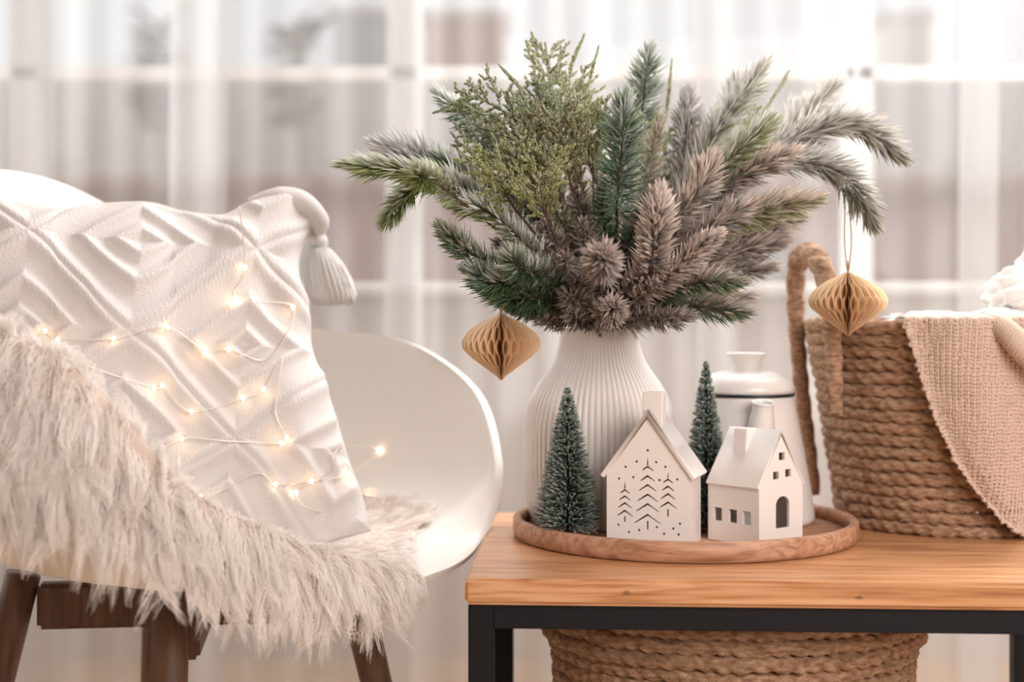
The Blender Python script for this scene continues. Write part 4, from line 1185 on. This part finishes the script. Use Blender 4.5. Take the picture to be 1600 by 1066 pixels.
def strandpath(p0, n_, t_, L_, wob, tau):
    tau = tau[None, :, None]; L_ = L_[:, None, None]
    lift = .42*(tau-.45*tau**2)
    along = .80*tau
    grav = .42*tau**2
    return p0[:, None]+L_*(n_[:, None]*lift+t_[:, None]*along+g3*grav+wob[:, None]*.17*np.sin(tau*4.2)*tau)
tau = np.linspace(0, 1, NP)
cpath = strandpath(cp, cn, ct, L, swirl, tau)
# strands of a lock gather towards the lock's tip
si = np.repeat(ci, PER)+r.normal(0, 1, NCL*PER)*np.repeat(.0055/(np.linalg.norm(samp(ds, ci, cj), axis=1)/2+1e-4), PER)
sj = np.repeat(cj, PER)+r.normal(0, 1, NCL*PER)*np.repeat(.0055/(np.linalg.norm(samp(dt, ci, cj), axis=1)+1e-4), PER)
sj = np.clip(sj, 0, NTf-1.01)
sp_ = samp(HW, si, sj); sn = samp(NN, si, sj); st = samp(TD_, si, sj)
Ls = np.repeat(L, PER)*r.uniform(.7, 1.12, NCL*PER)
sw = np.repeat(swirl, PER, 0)+r.normal(0, .30, (NCL*PER, 3))
spath = strandpath(sp_, sn, st, Ls, sw, tau)
cl = np.repeat(cpath, PER, 0)
rt_ = np.repeat(cp, PER, 0)
k_ = (.93*tau**1.15)[None, :, None]
# offset from the lock axis shrinks along the strand
off_ = (sp_-rt_)[:, None]
lenr = (Ls/np.repeat(L, PER))[:, None, None]
target = rt_[:, None]+(cl-rt_[:, None])*lenr+off_*.16
path_ = spath*(1-k_)+target*k_
jj = r.normal(0, .0007, path_.shape)*tau[None, :, None]
path_ += jj
def hair(name, pts, rad, m, parent):
    n, k = pts.shape[:2]
    hc = bpy.data.hair_curves.new(name)
    hc.add_curves([k]*n)
    loc = (pts-np.array(parent.location)[None, None]).astype(np.float32)
    hc.attributes['position'].data.foreach_set('vector', loc.ravel())
    a = hc.attributes.get('radius') or hc.attributes.new('radius', 'FLOAT', 'POINT')
    rd = np.broadcast_to(rad[None], (n, k)).astype(np.float32)
    a.data.foreach_set('value', rd.ravel().copy())
    hc.materials.append(m)
    o = bpy.data.objects.new(name, hc); COL.objects.link(o); o.parent = parent
    return o
tag(hair('long_fur', path_, np.interp(tau, [0, .4, 1], [.00034, .00030, .00008]), M['hair'], fur), kind='stuff')

# ------------------------------------------------------------------ fairy lights
fl_ = empty('fairy_lights', tuple(P(350, 540, 1.42)), 'fine wire fairy lights with glowing bulbs draped over the pillow', 'string lights')
chain = [(374, 322), (383, 418), (368, 468), (458, 480), (420, 560), (357, 546), (320, 548), (262, 512), (177, 529), (90, 530), (70, 517), (110, 560), (240, 606), (254, 602), (299, 643), (380, 622), (412, 608), (440, 560),
         (430, 640), (448, 685), (440, 693), (360, 690), (284, 686), (250, 720), (314, 776), (400, 740), (431, 757), (487, 752), (545, 740), (592, 703), (530, 700), (520, 735), (463, 770), (500, 800), (575, 775)]
bulbs = [(383, 418), (368, 468), (458, 480), (262, 512), (177, 529), (320, 548), (357, 546), (254, 602), (240, 606), (380, 622), (412, 608), (299, 643), (284, 686), (448, 685), (440, 693), (592, 703), (545, 740), (487, 752), (431, 757), (463, 770), (575, 775), (314, 776), (90, 531), (70, 517)]
sv = [tuple(q) for q in W_.reshape(-1, 3)]; sf = [tuple(q) for q in gridfaces(NRm, NTm+1, True, False).tolist()]
shtree = BVHTree.FromPolygons(sv, sf)
org = Vector((0, 0, CZ))
def onto(px, py, lift):
    """rest a point of the wire on the pillow or the seat shell under it"""
    d_ = Vector(P(px, py, 1.0))-org; d_.normalize()
    best = None
    for tr_ in (piltree, shtree):
        h_ = tr_.ray_cast(org, d_)
        if h_[0] is not None and (best is None or h_[3] < best[3]): best = h_
    if best is None: return P(px, py, 1.5)
    return np.array(best[0])-np.array(d_)*lift
wp = np.array([onto(x, y, .006) for x, y in chain])
path = catmull(wp, 420)
v, f = tube_vf(path, .0006, 4); mesh('wire', v, f, M['copper'], fl_)
for i, (x, y) in enumerate(bulbs):
    c0 = onto(x, y, .008)
    big = (x, y) in ((368, 468), (320, 548))
    R_ = .0028 if big else .0019
    vv, ff = lathe_vf([(0, -R_*1.3), (R_*.7, -R_*.9), (R_, 0), (R_*.7, R_*.9), (0, R_*1.3)], c0, 10)
    mesh('bulb', vv, ff, M['bulb'], fl_)
